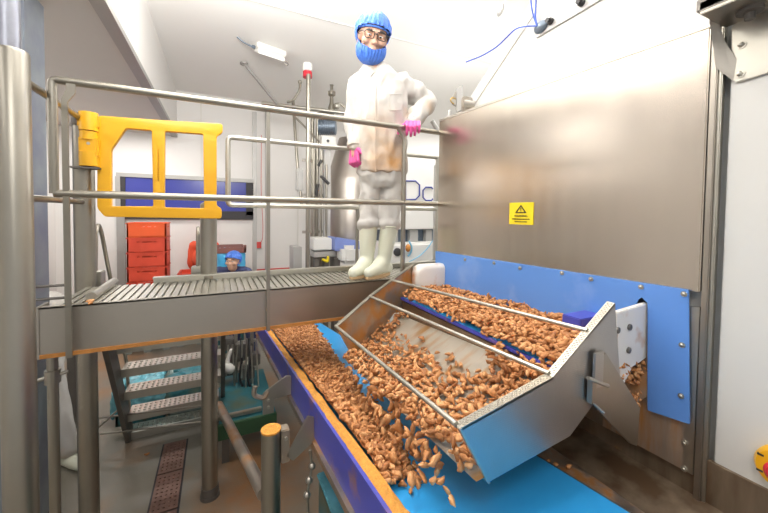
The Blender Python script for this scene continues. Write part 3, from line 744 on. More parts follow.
for _ in range(34):    # strays beside the heap
    y = random.uniform(.84, 1.6); put(edge_r(y)+abs(random.gauss(0, .035)), y, zbelt(y)+.010, 'belt', .1)
# tray
def far_y(x): return 1.62+(x-.52)*.45
def tray_density(x, y):
    lip = (.92-x)/.24; near = (1.10-y)/.26; far = (y-(far_y(x)-.16))/.10
    band = .95 if x < .72 else .0
    d = max(band, min(1, lip), min(.95, near) if x < .99 else 0, min(.95, far))
    return d + .35*noise.noise(V((x*11, y*11, 5)))+ (.06 if x < .84 else -.06)
x = .578
while x < .985:
    y = YN+.028
    while y < far_y(x)-.015:
        qx, qy = x+random.uniform(-.01,.01), y+random.uniform(-.012,.012)
        d = tray_density(qx, qy)
        if random.random() < d:
            dep = .012+.030*max(0, min(1, d))*random.random()
            if qy < .80: dep += .03*random.random()
            put(qx, qy, pan_z(qx, qy)+dep, 'tray', .5)
        y += .0168
    x += .0168
# upper conveyor
x = XE-.004
while x < 1.39:
    y = .735
    while y < 1.80:
        qx, qy = x+random.uniform(-.01,.01), y+random.uniform(-.01,.01)
        h = .020+.022*noise.noise(V((qx*9, qy*9, 7)))+.022*min(1, (qx-XE)/.10)
        put(qx, qy, ZU+max(.008, h)+random.uniform(0, .012), 'upper', .4)
        y += .0172
    x += .0172
for _ in range(60):   # tipping over the belt edge
    y = random.uniform(.72, 1.0); put(random.uniform(.90, 1.0), y, ZU-.02+random.uniform(-.02, .03), 'tray', .6)
# pieces in the gap below the white cheek plate
for _ in range(110):
    q = aY(random.uniform(619, 650), random.uniform(362, 384), .702+random.uniform(0,.03)); put(q.x, q.y, q.z, 'gap', .6, .7)
for _ in range(80):
    q = aY(632+random.gauss(0, 5), 401+random.gauss(0, 5), .672+random.uniform(0,.02)); put(q.x, q.y, q.z, 'gap', .9, .36)
# falling from the lip
for _ in range(115):
    y = random.uniform(.68, 1.55); t = random.random()
    lipz = A2.z+(fA2.z-A2.z)*(y-YN)/1.0
    x = .585-.05*t+random.gauss(0, .022)
    z = lipz+.03+(zbelt(y)+.06-lipz-.03)*t
    put(x, y, z, 'air', 1.2, random.uniform(.8, 1.2))
LBL = {'belt': ('orange-brown crumb-coated nugget in the heap along the blue belt conveyor', 'nuggets heaped on the blue belt'),
       'tray': ('orange-brown crumb-coated nugget lying in the tilted discharge tray', 'nuggets in the discharge tray'),
       'upper': ('orange-brown crumb-coated nugget on the upper conveyor under the blue splash sheet', 'nuggets on the upper conveyor'),
       'gap': ('orange-brown crumb-coated crumb piece caught below the white cheek plate', 'pieces below the white cheek plate'),
       'air': ('orange-brown crumb-coated nugget tumbling off the tray lip in mid air', 'nuggets tumbling off the tray lip')}
def shown(p):
    v = V(p[1].translation)-CAM; d = v.dot(FW)
    if d < .05: return 9
    X_, Y_ = 384+FPX*v.dot(RT)/d, PPY+FPX*v.dot(DN)/d
    if not (0 < X_ < 768 and 0 < Y_ < 513): return 9
    return d + (.25 if p[2] == 'gap' else 0) + (1 if (p[2] == 'tray' and p[1].translation.y < .70 and p[1].translation.x < .8) else 0)
pieces.sort(key=shown)
for mi, mx_, place in pieces[:300]:
    o = bpy.data.objects.new('nugget', NM[mi]); COL.objects.link(o); o.matrix_world = mx_
    tag(o, LBL[place][0], 'nugget', LBL[place][1])
# the rest, with the packed bed beneath them
vs, fs, tones = [], [], []
for mi, mx_, place in pieces[300:]:
    me = (NM if shown((mi, mx_, place)) < 1.55 else NL)[mi]; base = len(vs)
    vs += [mx_ @ v.co for v in me.vertices]; fs += [tuple(base+i for i in p.vertices) for p in me.polygons]
    tones += [me.attributes['tone'].data[0].value]*len(me.vertices)
def bed(fx0, fx1, y0, y1, fz, nx=14, ny=70, side=.05):
    base = len(vs)
    for j in range(ny+1):
        y = y0+(y1-y0)*j/ny; a, c = fx0(y), fx1(y)
        for i in range(nx+1):
            x = a+(c-a)*i/nx; vs.append(V((x, y, fz(x, y)))); tones.append(.30)
    for j in range(ny):
        for i in range(nx):
            k = base+j*(nx+1)+i; fs.append((k, k+1, k+nx+2, k+nx+1))
bed(lambda y: XG+.003, edge_r, .93, 3.8, lambda x, y: zbelt(y)+heap_h(x, y)*.85+.002, 16, 160)
bed(lambda y: XE+.03, lambda y: 1.40, .76, 1.79, lambda x, y: ZU+.018, 10, 40)
me = bpy.data.meshes.new('nugget_bulk'); me.from_pydata(vs, [], fs); me.update()
t = me.attributes.new('tone', 'FLOAT', 'POINT'); t.data.foreach_set('value', tones)
for p in me.polygons: p.use_smooth = True
me.materials.append(M['nugget'])
o = bpy.data.objects.new('nugget_bulk', me); COL.objects.link(o)
tag(o, 'mass of small orange-brown crumb-coated nuggets on the belt, tray and upper conveyor', 'nuggets', None, 'stuff')
# a few strays
q = aZ(90, 301, ZP+.012)
for k, (dx, dy) in enumerate(((0,0), (.012,-.035))):
    o = bpy.data.objects.new('nugget', NM[3+k]); COL.objects.link(o); o.location = q+V((dx, dy, 0)); o.rotation_euler = (0, .1, .6+k)
    tag(o, ('stray nugget on the walkway grating, the one farther from its edge', 'stray nugget on the walkway grating, the one nearer its edge')[k], 'nugget')
q = aZ(147, 454, .012); o = bpy.data.objects.new('nugget', NM[5]); COL.objects.link(o); o.location = q; tag(o, 'lone nugget dropped on floor beside the drain grate', 'nugget')
for i, (px, py) in enumerate(((569,466), (548,461), (556,464))):
    q = aZ(px, py, CAM.z-.92); o = bpy.data.objects.new('nugget', NM[6+i]); COL.objects.link(o); o.location = q; o.scale = (.7,.7,.7)
    tag(o, 'small nugget stranded on steel ledge beside the empty blue belt', 'nugget', 'nuggets stranded on the ledge')

# ================================================================== PEOPLE
UP = V((0,0,1)); RX = V((math.cos(YAW), -math.sin(YAW), 0)); FC = V((-math.sin(YAW), -math.cos(YAW), 0))
def hand(bm, wrist, D, N_, thumb, k=1.0, curl=(40,55,40), r=.0088, spread=.0205):
    """palm, four unequal jointed fingers and a side thumb; D along fingers, N_ palm normal, thumb = side sign"""
    D = V(D).normalized(); N_ = (V(N_)-D*V(N_).dot(D)).normalized(); Sd = D.cross(N_).normalized()*thumb
    pl = .088*k
    for i in range(4):
        t = (1.5-i)*spread*k
        cyl(bm, wrist+Sd*t*.62, wrist+D*pl+Sd*t, .0125*k, .0115*k, 10)
        capsule(bm, wrist+Sd*t*.62, .0135*k, wrist+D*pl*.97+Sd*t, .0115*k, 10)
        p = wrist+D*pl+Sd*t; d = D.copy(); ln = (.040,.044,.041,.032)[i]*k
        for j, cu in enumerate(curl):
            d = (Matrix.Rotation(math.radians(cu), 3, D.cross(N_)) @ d).normalized()
            q = p+d*ln; capsule(bm, p, r*k*(1.08-.08*j), q, r*k*(1.0-.08*j), 10); p = q; ln *= .72
    p = wrist+D*.022*k+Sd*.030*k; d = (D*.62+Sd*.62+N_*.45).normalized()
    for j in range(3):
        ln = (.040,.032,.026)[j]*k; q = p+d*ln; capsule(bm, p, (.0135,.0110,.0095)[j]*k, q, (.0115,.0098,.0085)[j]*k, 10); p = q; d = (d*.7+N_*.35+D*.3).normalized()
    return bm
def head_frame(c, yaw=0, pitch=0, roll=0, base=None):
    """x image-right, y out of the face, z up"""
    x, y = (RX, FC) if base is None else base
    m = Matrix(((x.x, y.x, 0), (x.y, y.y, 0), (0, 0, 1)))
    m = m @ Matrix.Rotation(yaw, 3, 'Z') @ Matrix.Rotation(pitch, 3, 'X') @ Matrix.Rotation(roll, 3, 'Y')
    m4 = m.to_4x4(); m4.translation = V(c); return m4
def add_head(bm, Hm, k=1.0):
    def e(c, r, rot=None, s=3):
        R = Hm.to_3x3() @ (rot.to_3x3() if rot else Matrix.Identity(3)); ell(bm, Hm @ (V(c)*k), V(r)*k, R.to_4x4(), s)
    e((0,-.012,.035), (.076,.096,.088)); e((0,.012,-.030), (.062,.076,.080)); e((0,.045,-.088), (.034,.036,.026))
    e((0,.083,.022), (.048,.018,.014)); e((0,.090,-.012), (.010,.016,.030), Matrix.Rotation(.28, 4, 'X')); e((0,.103,-.030), (.0155,.015,.012))
    for s in (-1, 1): e((s*.043,.066,-.022), (.024,.026,.022)); e((s*.078,-.005,-.005), (.010,.020,.032)); e((s*.012,.098,-.034), (.009,.010,.008))
    e((0,.086,-.056), (.024,.012,.007)); e((0,.086,-.066), (.021,.012,.008))
def eyes(Hm, root, k=1.0):
    for s in (-1, 1):
        b = B(); ell(b, Hm @ (V((s*.031,.082,.004))*k), V((.0130,.010,.0056))*k, Hm.to_3x3().to_4x4(), 2); e = obj('eye', b, 'eyes', root)
        b = B(); ell(b, Hm @ (V((s*.031,.0905,.0015))*k), V((.0055,.003,.0045))*k, Hm.to_3x3().to_4x4(), 2); obj('iris', b, 'black', e)
        b = B(); tube(b, [Hm @ (V((s*(.014+.012*i),.0955-.004*abs(i-1)-.004*(i == 3),.024+.004*(i in (1,2))))*k) for i in range(4)], .0038*k, 8); obj('eyebrow', b, 'rubber', root)
def wrinkle(amp, f1=9, f2=22, anis=.45, seed=0):
    def fn(p):
        q = V((p.x*f1, p.y*f1, p.z*f1*anis))+V((seed, seed*1.7, 0)); a = 1-abs(noise.noise(q))*2
        q2 = V((p.x*f2, p.y*f2, p.z*f2*.5+seed)); return amp*(a*.6+noise.noise(q2)*.5-.2)
    return fn
def clothes(name, shapes, vox, m, parent, amp=.004, sm=2, seed=0, anis=.45):
    b = B(); shapes(b); return obj(name, fuse(b, vox, sm, wrinkle(amp, seed=seed, anis=anis)), m, parent)

# ---- person in white on the walkway
F0 = 2.33
def P(px, py, df=0): return aF(px, py, F0+df)
HK = 1.16; HC = P(372.5, 38.5, -.07); HM = head_frame(HC, math.radians(-12), math.radians(-20), math.radians(6))
shL, shR = P(357.5, 87), P(399.5, 85); elL, wrL = P(353.5, 119, .02), P(354.5, 146, -.05)
elR, wrR = P(426.5, 101, .07), P(413.5, 121.5, -.055)
hpL, hpR = P(371, 172), P(391.5, 172); knL, knR = P(368.5, 226), P(389.5, 226); anL, anR = P(366.5, 266, .0), P(383, 266, .0)
toL = P(352.5, 280, -.15); toR = P(368, 281, -.15)
gz = ZP+.004
b = B(); add_head(b, HM, HK)
capsule(b, P(375, 74), .056, HC+V((0,0,-.07))-FC*.03, .056)
loft(b, [(P(378, y), RX*w, FC*d) for y, w, d in ((76,.06,.06), (86,.12,.06), (100,.13,.075), (130,.12,.07), (150,.12,.07), (172,.115,.07), (180,.08,.06))])
for a, e, w in ((shL, elL, wrL), (shR, elR, wrR)): capsule(b, a, .038, e, .032); capsule(b, e, .032, w, .026)
for a, e, w, t in ((hpL, knL, anL, toL), (hpR, knR, anR, toR)):
    capsule(b, a, .050, e, .040); capsule(b, e, .040, w, .034); capsule(b, V((w.x, w.y, gz+.05)), .034, V((w.x, w.y, gz+.045)).lerp(V((t.x, t.y, gz+.045)), .8), .024)
    capsule(b, w, .038, V((w.x, w.y, gz+.05)), .036)
hdL = dict(wrist=wrL+V((0,0,-.005)), D=-UP+FC*.12, N_=RX*.6-FC*.6, thumb=1, curl=(72,88,60))
railp = aY(411.5, 127, YR); wrist_r = railp + UP*.034 - FC*.075 + RX*.006
hdR = dict(wrist=wrist_r, D=FC*1-UP*.12, N_=-UP, thumb=-1, curl=(38,62,52))
for h_ in (hdL, hdR): capsule(b, h_['wrist'], .022, h_['wrist']+V(h_['D']).normalized()*.06, .020)
capsule(b, wrR, .028, wrist_r, .022)
man = obj('person', fuse(b, .0065, 1), 'skin', origin=(P(378,278).x, P(378,278).y, ZP))
tag(man, 'person in white coat, blue mob cap, glasses and pink gloves standing on walkway', 'person')
eyes(HM, man, HK)
# coat
def coat(b):
    loft(b, [(P(cx, y), RX*w/147.0, FC*d) for cx, y, w, d in ((375.5,65.5,9.5,.066), (376,68.5,12,.072), (377.5,73,19,.084), (379,79,25,.100), (380,86,28,.115), (380,97,28,.125), (380,115,26.5,.128), (380.5,135,25.5,.126), (381,155,24.5,.130), (381.5,173,24,.136))])
    capsule(b, shL, .066, elL, .058); capsule(b, elL, .058, wrL, .046)
    capsule(b, shR, .078, elR, .066); capsule(b, elR, .066, wrR.lerp(elR, .22), .056); capsule(b, elR, .060, wrR, .047)
ct = clothes('coat', coat, .009, 'coat', man, .030, 1, 3, .35)
stain(M['coat'], [(P(392,160,-.13), .16, .9), (P(378,130,-.13), .20, .38), (P(370,165,-.13), .14, .35), (P(428,108,0), .07, .5)])
b = B()
for s in (-1, 1):
    a0, a1, a2, a3 = P(375+s*1.0, 72, -.098), P(375+s*8, 65, -.055), P(375+s*11, 71.5, -.082), P(375+s*5.5, 78, -.112)
    prism(b, [a0, a1, a2, a3], FC*.006, .002)
obj('collar', b, 'coat', ct)
b = B(); tube(b, [P(375.5, y, -dd) for y, dd in ((75,.098), (82,.122), (95,.137), (115,.141), (135,.138), (155,.142), (172,.147))], .0045, 8); obj('placket', b, 'coat', ct)
b = B(); 
for q in ((P(389,94,-.137), P(402,94,-.12)), (P(389,94,-.137), P(389,110,-.142)), (P(389,110,-.142), P(402,110,-.125))): tube(b, q, .003, 6)
obj('chest_pocket', b, 'coat', ct)
for c0_, c1_ in ((wrL, elL), (wrR, elR)):
    d = (c1_-c0_).normalized(); b = B(); lathe(b, [(.044,-.012), (.050,-.008), (.051,.02), (.048,.024)], c0_, d, 20); obj('cuff', b, 'coat', ct)
def trou(b):
    loft(b, [(P(381, y), RX*w/147.0, FC*d) for y, w, d in ((160,22,.115), (172,22.5,.12), (182,21.5,.115), (188,17,.09))])
    for a, e, s in ((hpL, knL, 1), (hpR, knR, 1)):
        capsule(b, a, .080, a.lerp(e, .5), .069); capsule(b, a.lerp(e, .5), .069, e, .064); ell(b, e+V((0,0,.015)), (.074,.076,.05))
clothes('trousers', trou, .009, 'trouser', man, .026, 1, 9, .8)
for kn, an, to in ((knL, anL, toL), (knR, anR, toR)):
    def boot(b):
        bx = V((an.x, an.y, gz)); hv = V((to.x-an.x, to.y-an.y, 0)); 
        loft(b, [(kn+V((0,0,.0)), RX*.062, FC*.066), (kn.lerp(an,.35), RX*.058, FC*.062), (kn.lerp(an,.75), RX*.048, FC*.052), (an, RX*.046, FC*.052), (V((an.x,an.y,gz+.06)), RX*.047, FC*.056)])
        capsule(b, bx-hv*.28+UP*.050, .044, bx+hv*.5+UP*.050, .046); capsule(b, bx+hv*.5+UP*.048, .046, bx+hv*.95+UP*.040, .036)
        capsule(b, V((an.x,an.y,gz+.10)), .05, bx+hv*.5+UP*.055, .042)
    bo = clothes('boot', boot, .008, 'boot', man, .002, 3, 1)
    bx = V((an.x, an.y, gz)); hv = V((to.x-an.x, to.y-an.y, 0)); sd = V((-hv.y, hv.x, 0)).normalized()
    pts = []
    for i in range(28):
        a = 2*PI*i/28; ca, sa = math.cos(a), math.sin(a)
        pts.append(bx+hv*(.33+.78*ca)+sd*.047*sa*(1+.08*ca))
    b = B(); prism(b, pts, (0,0,.020), .003); obj('boot_sole', b, 'sole', bo)
    b = B(); tube(b, [kn+RX*.063*math.cos(a)+FC*.067*math.sin(a)+UP*-.004 for a in [2*PI*i/20 for i in range(21)]], .006, 8); obj('boot_rim', b, 'boot', bo)
for h_, el in ((hdL, elL), (hdR, elR)):
    b = B(); hand(b, k=1.22, **h_); w = h_['wrist']; capsule(b, w-V(h_['D']).normalized()*.0, .027, w+(el-w).normalized()*.04, .027)
    obj('glove', fuse(b, .0032, 2), 'glove', man)
# cap, beard net, glasses
def shell(Hm, c, r, keep, pleat, seg, amp, m, name, k=1.0):
    b = B(); q = bmesh.ops.create_uvsphere(b, u_segments=96, v_segments=48, radius=1)
    for v in list(b.verts):
        p = v.co; a = math.atan2(p.y, p.x); w = 1+amp*math.sin(a*seg+2*noise.noise(p*2.2))*(1-.6*abs(p.z))+.05*noise.noise(p*4)
        v.co = V((p.x*r[0]*w+c[0], p.y*r[1]*w+c[1], p.z*r[2]*(1+.03*noise.noise(p*5))+c[2]))
    bad = [v for v in b.verts if not keep(v.co)]
    bmesh.ops.delete(b, geom=bad, context='VERTS')
    bmesh.ops.solidify(b, geom=b.faces[:], thickness=.003)
    for v in b.verts: v.co = Hm @ (v.co*k)
    return b
def capkeep(p): return p.z > .040+.25*max(0, p.y-.05) or (p.y < .026-.15*(.034-p.z) and p.z > -.085)
b = shell(HM, (0,-.014,.036), (.101,.118,.108), capkeep, 0, 22, .035, 'net', 'mob_cap', HK); cp_ = obj('mob_cap', b, 'net', man)
b = B(); tube(b, [HM @ (HK*V((.086*math.sin(a), -.012+.104*math.cos(a), .036+.012*math.cos(a)))) for a in [(-1.75+3.5*i/24) for i in range(25)]], .006, 8); obj('cap_elastic', b, 'net', cp_)
def brdkeep(p): return p.z < -.066+.35*abs(p.x) and p.y > -.055
b = shell(HM, (0,.022,-.066), (.084,.090,.082), brdkeep, 0, 26, .04, 'net', 'beard_net', HK); bn = obj('beard_net', b, 'net', man)
b = B(); tube(b, [HM @ (HK*V((.078*math.sin(a), .018+.087*math.cos(a), -.070+.040*(1-math.cos(a))))) for a in [(-1.6+3.2*i/24) for i in range(25)]], .005, 8); obj('net_elastic', b, 'net', bn)
gl = None
b = B()
for s in (-1, 1):
    pts = [HM @ (HK*V((s*.034+.027*x, .109-.012*abs(s*.034+.027*x)/.06, .002+.0185*z))) for x, z in rounded([(-1,1), (1,1), (.9,-.9), (-.8,-.9)], .5)]
    tube(b, pts+[pts[0], pts[1]], .0030, 8)
    tube(b, [HM @ (HK*V(q_)) for q_ in ((s*.061,.098,.012), (s*.082,.085,.014), (s*.084,-.01,.008))], .0028, 6)
tube(b, [HM @ (HK*V(q_)) for q_ in ((-.009,.110,.008), (0,.113,.010), (.009,.110,.008))], .0028, 6)
gl = obj('glasses', b, 'black', man)

# ---- people at floor level behind the walkway
def worker(label, joints, mats, Hm, k=1.0, hands=(), cap=None):
    j = joints
    b = B(); add_head(b, Hm, k); hc = V(Hm.translation)
    capsule(b, j['neck'], .050*k, hc+Hm.to_3x3() @ V((0,-.01,-.06))*k, .050*k)
    capsule(b, j['neck'], .07*k, j['hip'], .11*k)
    capsule(b, j['sh'][0], .05*k, j['sh'][1], .05*k)
    for s in (0, 1):
        capsule(b, j['sh'][s], .045*k, j['el'][s], .038*k); capsule(b, j['el'][s], .038*k, j['wr'][s], .026*k)
        capsule(b, j['hp'][s], .075*k, j['kn'][s], .052*k); capsule(b, j['kn'][s], .052*k, j['an'][s], .036*k)
        capsule(b, V((j['an'][s].x, j['an'][s].y, .04)), .030*k, V((j['to'][s].x, j['to'][s].y, .034)), .026*k)
        hand(b, j['wr'][s], (j['wr'][s]-j['el'][s]), -UP+FC*.2, 1 if s == 0 else -1, .95*k, (25,30,25), .0095)
    o = obj('person', fuse(b, .008, 1), mats[0], origin=(j['hip'].x, j['hip'].y, 0)); tag(o, label, 'person'); eyes(Hm, o, k)
    def jacket(b):
        capsule(b, j['neck'], .085*k, j['hip'], .15*k); capsule(b, j['sh'][0], .075*k, j['sh'][1], .075*k)
        m_ = (j['neck']+j['hip'])/2; ell(b, m_, (.20*k, .15*k, .17*k), Matrix((( RX.x,FC.x,0,0),(RX.y,FC.y,0,0),(0,0,1,0),(0,0,0,1))))
        for s in (0, 1): capsule(b, j['sh'][s], .072*k, j['el'][s], .058*k); capsule(b, j['el'][s], .058*k, j['wr'][s].lerp(j['el'][s], .1), .045*k)
    clothes('jacket', jacket, .014, mats[1], o, .010, 2, 4)
    def tr(b):
        ell(b, j['hip'], (.16*k,.15*k,.13*k))
        for s in (0, 1): capsule(b, j['hp'][s], .095*k, j['kn'][s], .075*k); capsule(b, j['kn'][s], .075*k, j['an'][s]+UP*.03, .066*k)
    clothes('trousers', tr, .014, mats[2], o, .010, 2, 8)
    for s in (0, 1):
        a, t = V((j['an'][s].x, j['an'][s].y, 0)), V((j['to'][s].x, j['to'][s].y, 0)); d = (t-a)
        b = B(); capsule(b, a-d*.3+UP*.045, .042*k, a+d*.5+UP*.045, .044*k); capsule(b, a+d*.5+UP*.045, .044*k, t+UP*.036, .034*k); capsule(b, a+UP*.06, .046*k, a+UP*.12, .044*k)
        obj('shoe', fuse(b, .009, 2), mats[3], o)
    if cap:
        b = shell(Hm, (0,-.014,.036), (.098,.114,.104), (lambda p: p.z > .034+.25*max(0, p.y-.05) or (p.y < .02 and p.z > -.09)), 0, 20, .03, cap, 'mob_cap', k)
        obj('mob_cap', b, cap, o)
    return o
def limb2(p, off): return (p-RX*off, p+RX*off)
# leaning person in navy
fN = 3.75
c = lambda px, py, df=0: aF(px, py, fN+df)
hc = c(233, 261.5); Hn = head_frame(hc, 0, math.radians(6), math.radians(2))
nk = c(233, 271, .08); hp = V(nk)-FC*.30; hp.z = .86
J = dict(neck=nk, hip=hp, sh=(nk-RX*.15+UP*-.015, nk+RX*.15+UP*-.015), el=(nk-RX*.24-UP*.28+FC*.02, nk+RX*.24-UP*.28+FC*.02), wr=(nk-RX*.10-UP*.30+FC*.22, nk+RX*.10-UP*.30+FC*.22),
     hp=limb2(hp, .09), kn=limb2(V((hp.x,hp.y,.46))+FC*.05, .10), an=limb2(V((hp.x,hp.y,.08)), .10), to=limb2(V((hp.x,hp.y,.04))+FC*.16, .12))
worker('person in navy jacket and blue mob cap leaning forward behind the walkway', J, ('skin','navy','navy','boot'), Hn, .86, cap='net')
# standing person in orange-red
fO = 5.5
c = lambda px, py, df=0: aF(px, py, fO+df)
hc = c(208.5, 232.5); Ho = head_frame(hc, math.radians(165), math.radians(-5))
nk = c(204, 243); hp = V((nk.x, nk.y, .86))
J = dict(neck=nk, hip=hp, sh=(nk-RX*.17+UP*-.04, nk+RX*.17+UP*-.04), el=(nk-RX*.215-UP*.32, nk+RX*.21-UP*.32), wr=(nk-RX*.18-UP*.54-FC*.1, nk+RX*.18-UP*.54-FC*.1),
     hp=limb2(hp, .09), kn=limb2(V((hp.x,hp.y,.46)), .10), an=limb2(V((hp.x,hp.y,.08)), .10), to=limb2(V((hp.x,hp.y,.04))-FC*.16, .12))
po = worker('person in orange-red jacket standing half hidden behind the gate post', J, ('skin','orangecloth','trouser','boot'), Ho, .9)
b = B(); ell(b, hc+UP*.012, (.10,.11,.125)); obj('hood', fuse(b, .014, 1, wrinkle(.008)), 'orangecloth', po)
# bending person in white at far left
fB = 2.48
c = lambda px, py, df=0: aF(px, py, fB+df)
hp = c(47, 312); nk = c(18, 316, -.05)
hc = c(6, 330, -.08); Hb = head_frame(hc, math.radians(-70), math.radians(-45))
kn0, kn1 = c(54, 392, -.02), c(46, 392, .14); an0, an1 = c(68, 458, -.02), c(48, 450, .16)
an0.z = an1.z = .09
J = dict(neck=nk, hip=hp, sh=(nk-FC*.16, nk+FC*.16), el=(nk-FC*.2-UP*.28, nk+FC*.2-UP*.28), wr=(nk-FC*.15-UP*.5-RX*.1, nk+FC*.15-UP*.5-RX*.1),
     hp=(hp+FC*.08, hp-FC*.08), kn=(kn0, kn1), an=(an0, an1), to=(an0+RX*.14+FC*.05-UP*.05, an1+RX*.14-UP*.05))
worker('person in white work clothes bending down behind the columns at left', J, ('skin','coat','trouser','boot'), Hb, 1.0, cap='white')

# ================================================================== BACKGROUND AT FLOOR LEVEL
random.seed(21)
# perforated drain
g0, g1, g2, g3 = aZ(168,443,.004), aZ(185,443,.004), aZ(145,513,.004), aZ(178,513,.004)
xd0, xd1 = (g0.x+g2.x)/2, (g1.x+g3.x)/2
dr = thing('drain_grate', ((xd0+xd1)/2, g0.y-.4, 0), 'rust-brown perforated drain grate set in the floor before the stairs', 'drain')
y = g0.y
for n in range(4):
    holes = [rounded([(xd0+.02+i*(xd1-xd0-.04)/4-.007, .03+j*.035-.006), (xd0+.02+i*(xd1-xd0-.04)/4+.007, .03+j*.035-.006), (xd0+.02+i*(xd1-xd0-.04)/4+.007, .03+j*.035+.006), (xd0+.02+i*(xd1-xd0-.04)/4-.007, .03+j*.035+.006)], .005, 2) for i in range(5) for j in range(9)]
    bm = plate([(xd0, 0), (xd1, 0), (xd1, .345), (xd0, .345)], holes, .008, (0, y-.36*(n+1), .006), (1,0,0), (0,1,0)); obj('grate_panel', bm, 'drain', dr, smooth=False)
b = B(); box(b, (xd0-.012, y-1.44, 0), (xd1+.012, y, .002)); obj('channel', b, 'rubber', dr)
# crates
def crate(loc, w, d, h, m, label, group=None, face=1):
    t = thing('crate', loc, label, 'crate', group); x, y, z = loc; tk = .018
    def side(ux, o, L_, slot=True):
        hs_ = []
        if slot:
            for u, hw in ((-.36,.022), (0,.075), (.36,.022)): hs_.append(rounded([(u*L_*.5*1.2-hw*L_/.6, h*.66), (u*L_*.5*1.2+hw*L_/.6, h*.66), (u*L_*.5*1.2+hw*L_/.6, h*.66+.016), (u*L_*.5*1.2-hw*L_/.6, h*.66+.016)], .008, 2))
        return plate([(-L_/2, .006), (L_/2, .006), (L_/2, h-.004), (-L_/2, h-.004)], hs_, tk, o, ux, (0,0,1))
    b = B(); box(b, (x-w/2, y-d/2, z), (x+w/2, y+d/2, z+.012)); obj('base', b, m, t)
    for ux, o, L_ in (((1,0,0), (x, y-d/2+tk/2, z), w), ((1,0,0), (x, y+d/2-tk/2, z), w), ((0,1,0), (x-w/2+tk/2, y, z), d), ((0,1,0), (x+w/2-tk/2, y, z), d)):
        obj('side_panel', side(ux, o, L_), m, t, smooth=False)
    b = B()
    for a0, a1 in (((x-w/2-.008, y-d/2-.008), (x+w/2+.008, y-d/2+.012)), ((x-w/2-.008, y+d/2-.012), (x+w/2+.008, y+d/2+.008)), ((x-w/2-.008, y-d/2), (x-w/2+.012, y+d/2)), ((x+w/2-.012, y-d/2), (x+w/2+.008, y+d/2))):
        box(b, (*a0, z+h-.016), (*a1, z+h-.002))
    obj('rim', b, m, t); return t
k0, k1 = aF(128.5, 222, 4.6), aF(167.5, 222, 4.6)
cx, cy, cw = (k0.x+k1.x)/2+.015, (k0.y+k1.y)/2, .43
hN = 8; zb0 = .15; zt0 = k0.z; hc_ = (zt0-zb0)/hN
for i in range(hN):
    nm = ['lowest', 'second from the floor', 'third from the floor', 'fourth from the floor', 'fifth from the floor', 'third from the top', 'second from the top', 'topmost'][i]
    lab = 'orange-red plastic crate, topmost of the tall stack before the back wall' if i == 7 else 'red plastic crate, %s in the tall stack before the back wall' % nm
    crate((cx, cy, zb0+i*hc_), cw, .38, hc_-.002, 'orangecrate' if i == 7 or i == 0 else 'redcrate', lab, 'red crates in the tall stack')
def dolly(x, y, w, d, label):
    t = thing('pallet', (x, y, 0), label, 'pallet')
    b = B(); box(b, (x-w/2, y-d/2, .11), (x+w/2, y+d/2, .148), .006); obj('deck', b, 'palletgrey', t)
    for u in (-.42, 0, .42):
        b = B(); box(b, (x+u*w-.04, y-d/2, 0), (x+u*w+.04, y+d/2, .11), .006); obj('foot_block', b, 'palletgrey', t)
dolly(cx, cy, .50, .46, 'grey pallet under the tall stack of red crates')
q0 = aF(183, 272, 4.75); ct2 = q0.z
for i in range(5):
    hh = (ct2-.15)/5
    crate((cx+.60, cy+.02, .15+i*hh), .52, .38, hh-.002, 'redcrate', 'red plastic crate, %s in the low stack right of the tall one' % ['lowest', 'second from the floor', 'middle one', 'second from the top', 'topmost'][i], 'red crates in the low stack')
dolly(cx+.60, cy+.02, .56, .46, 'grey pallet under the low stack of red crates')
# lined teal crates behind the stairs
def lined(px, w, f, label, m1, m2, hh):
    c_ = aZ(px, 428, .0); c_ = V((c_.x, 3.76, 0))
    t = crate((c_.x, c_.y, 0), w, .44, hh, m1, label, None)
    b = B(); box(b, (c_.x-w/2+.03, c_.y-.19, hh-.09), (c_.x+w/2-.03, c_.y+.19, hh-.02), .03)
    for _ in range(9): ell(b, (c_.x+random.uniform(-.4,.4)*w, c_.y+random.uniform(-.15,.15), hh-.01), (random.uniform(.05,.1), random.uniform(.04,.08), random.uniform(.02,.05)), sub=2)
    def ov(x_, y_): box(b, (c_.x-w/2-.02, c_.y-.235, hh*.30), (c_.x+w/2+.02, c_.y-.215, hh+.006), .008)
    ov(0, 0); box(b, (c_.x-w/2-.03, c_.y-.235, hh*.2), (c_.x-w/2-.012, c_.y+.2, hh+.006), .008)
    obj('plastic_liner', fuse(b, .014, 1, wrinkle(.018, 14, 30, 1.0, seed=int(px))), m2, t); return t
lined(139, .36, 2.9, 'crate covered by a turquoise plastic liner behind the stair treads', 'tealdark', 'tealbag', .29)
lined(189, .36, 2.9, 'dark green crate with dark plastic liner behind the stairs, right of turquoise one', 'palegreen', 'tealdark', .31)
# low steel stand beside the column
q = aZ(74, 440, 0); sd_ = thing('equipment_stand', (q.x, q.y, 0), 'dark steel stand leg with round foot between the pipe and gate post', 'stand')
b = B(); box(b, (q.x-.03, q.y-.02, .10), (q.x+.03, q.y+.02, .85), .004); obj('leg', b, 'darksteel', sd_)
b = B(); cyl(b, (q.x, q.y, .03), (q.x, q.y, .10), .012); lathe(b, [(.045,0), (.04,.02), (.015,.03)], (q.x, q.y, 0), n=18); obj('levelling_foot', b, 'steel', sd_)
b = B(); box(b, (q.x-.9, q.y-.03, .85), (q.x+.05, q.y+.35, .90), .004); obj('top', b, 'darksteel', sd_)
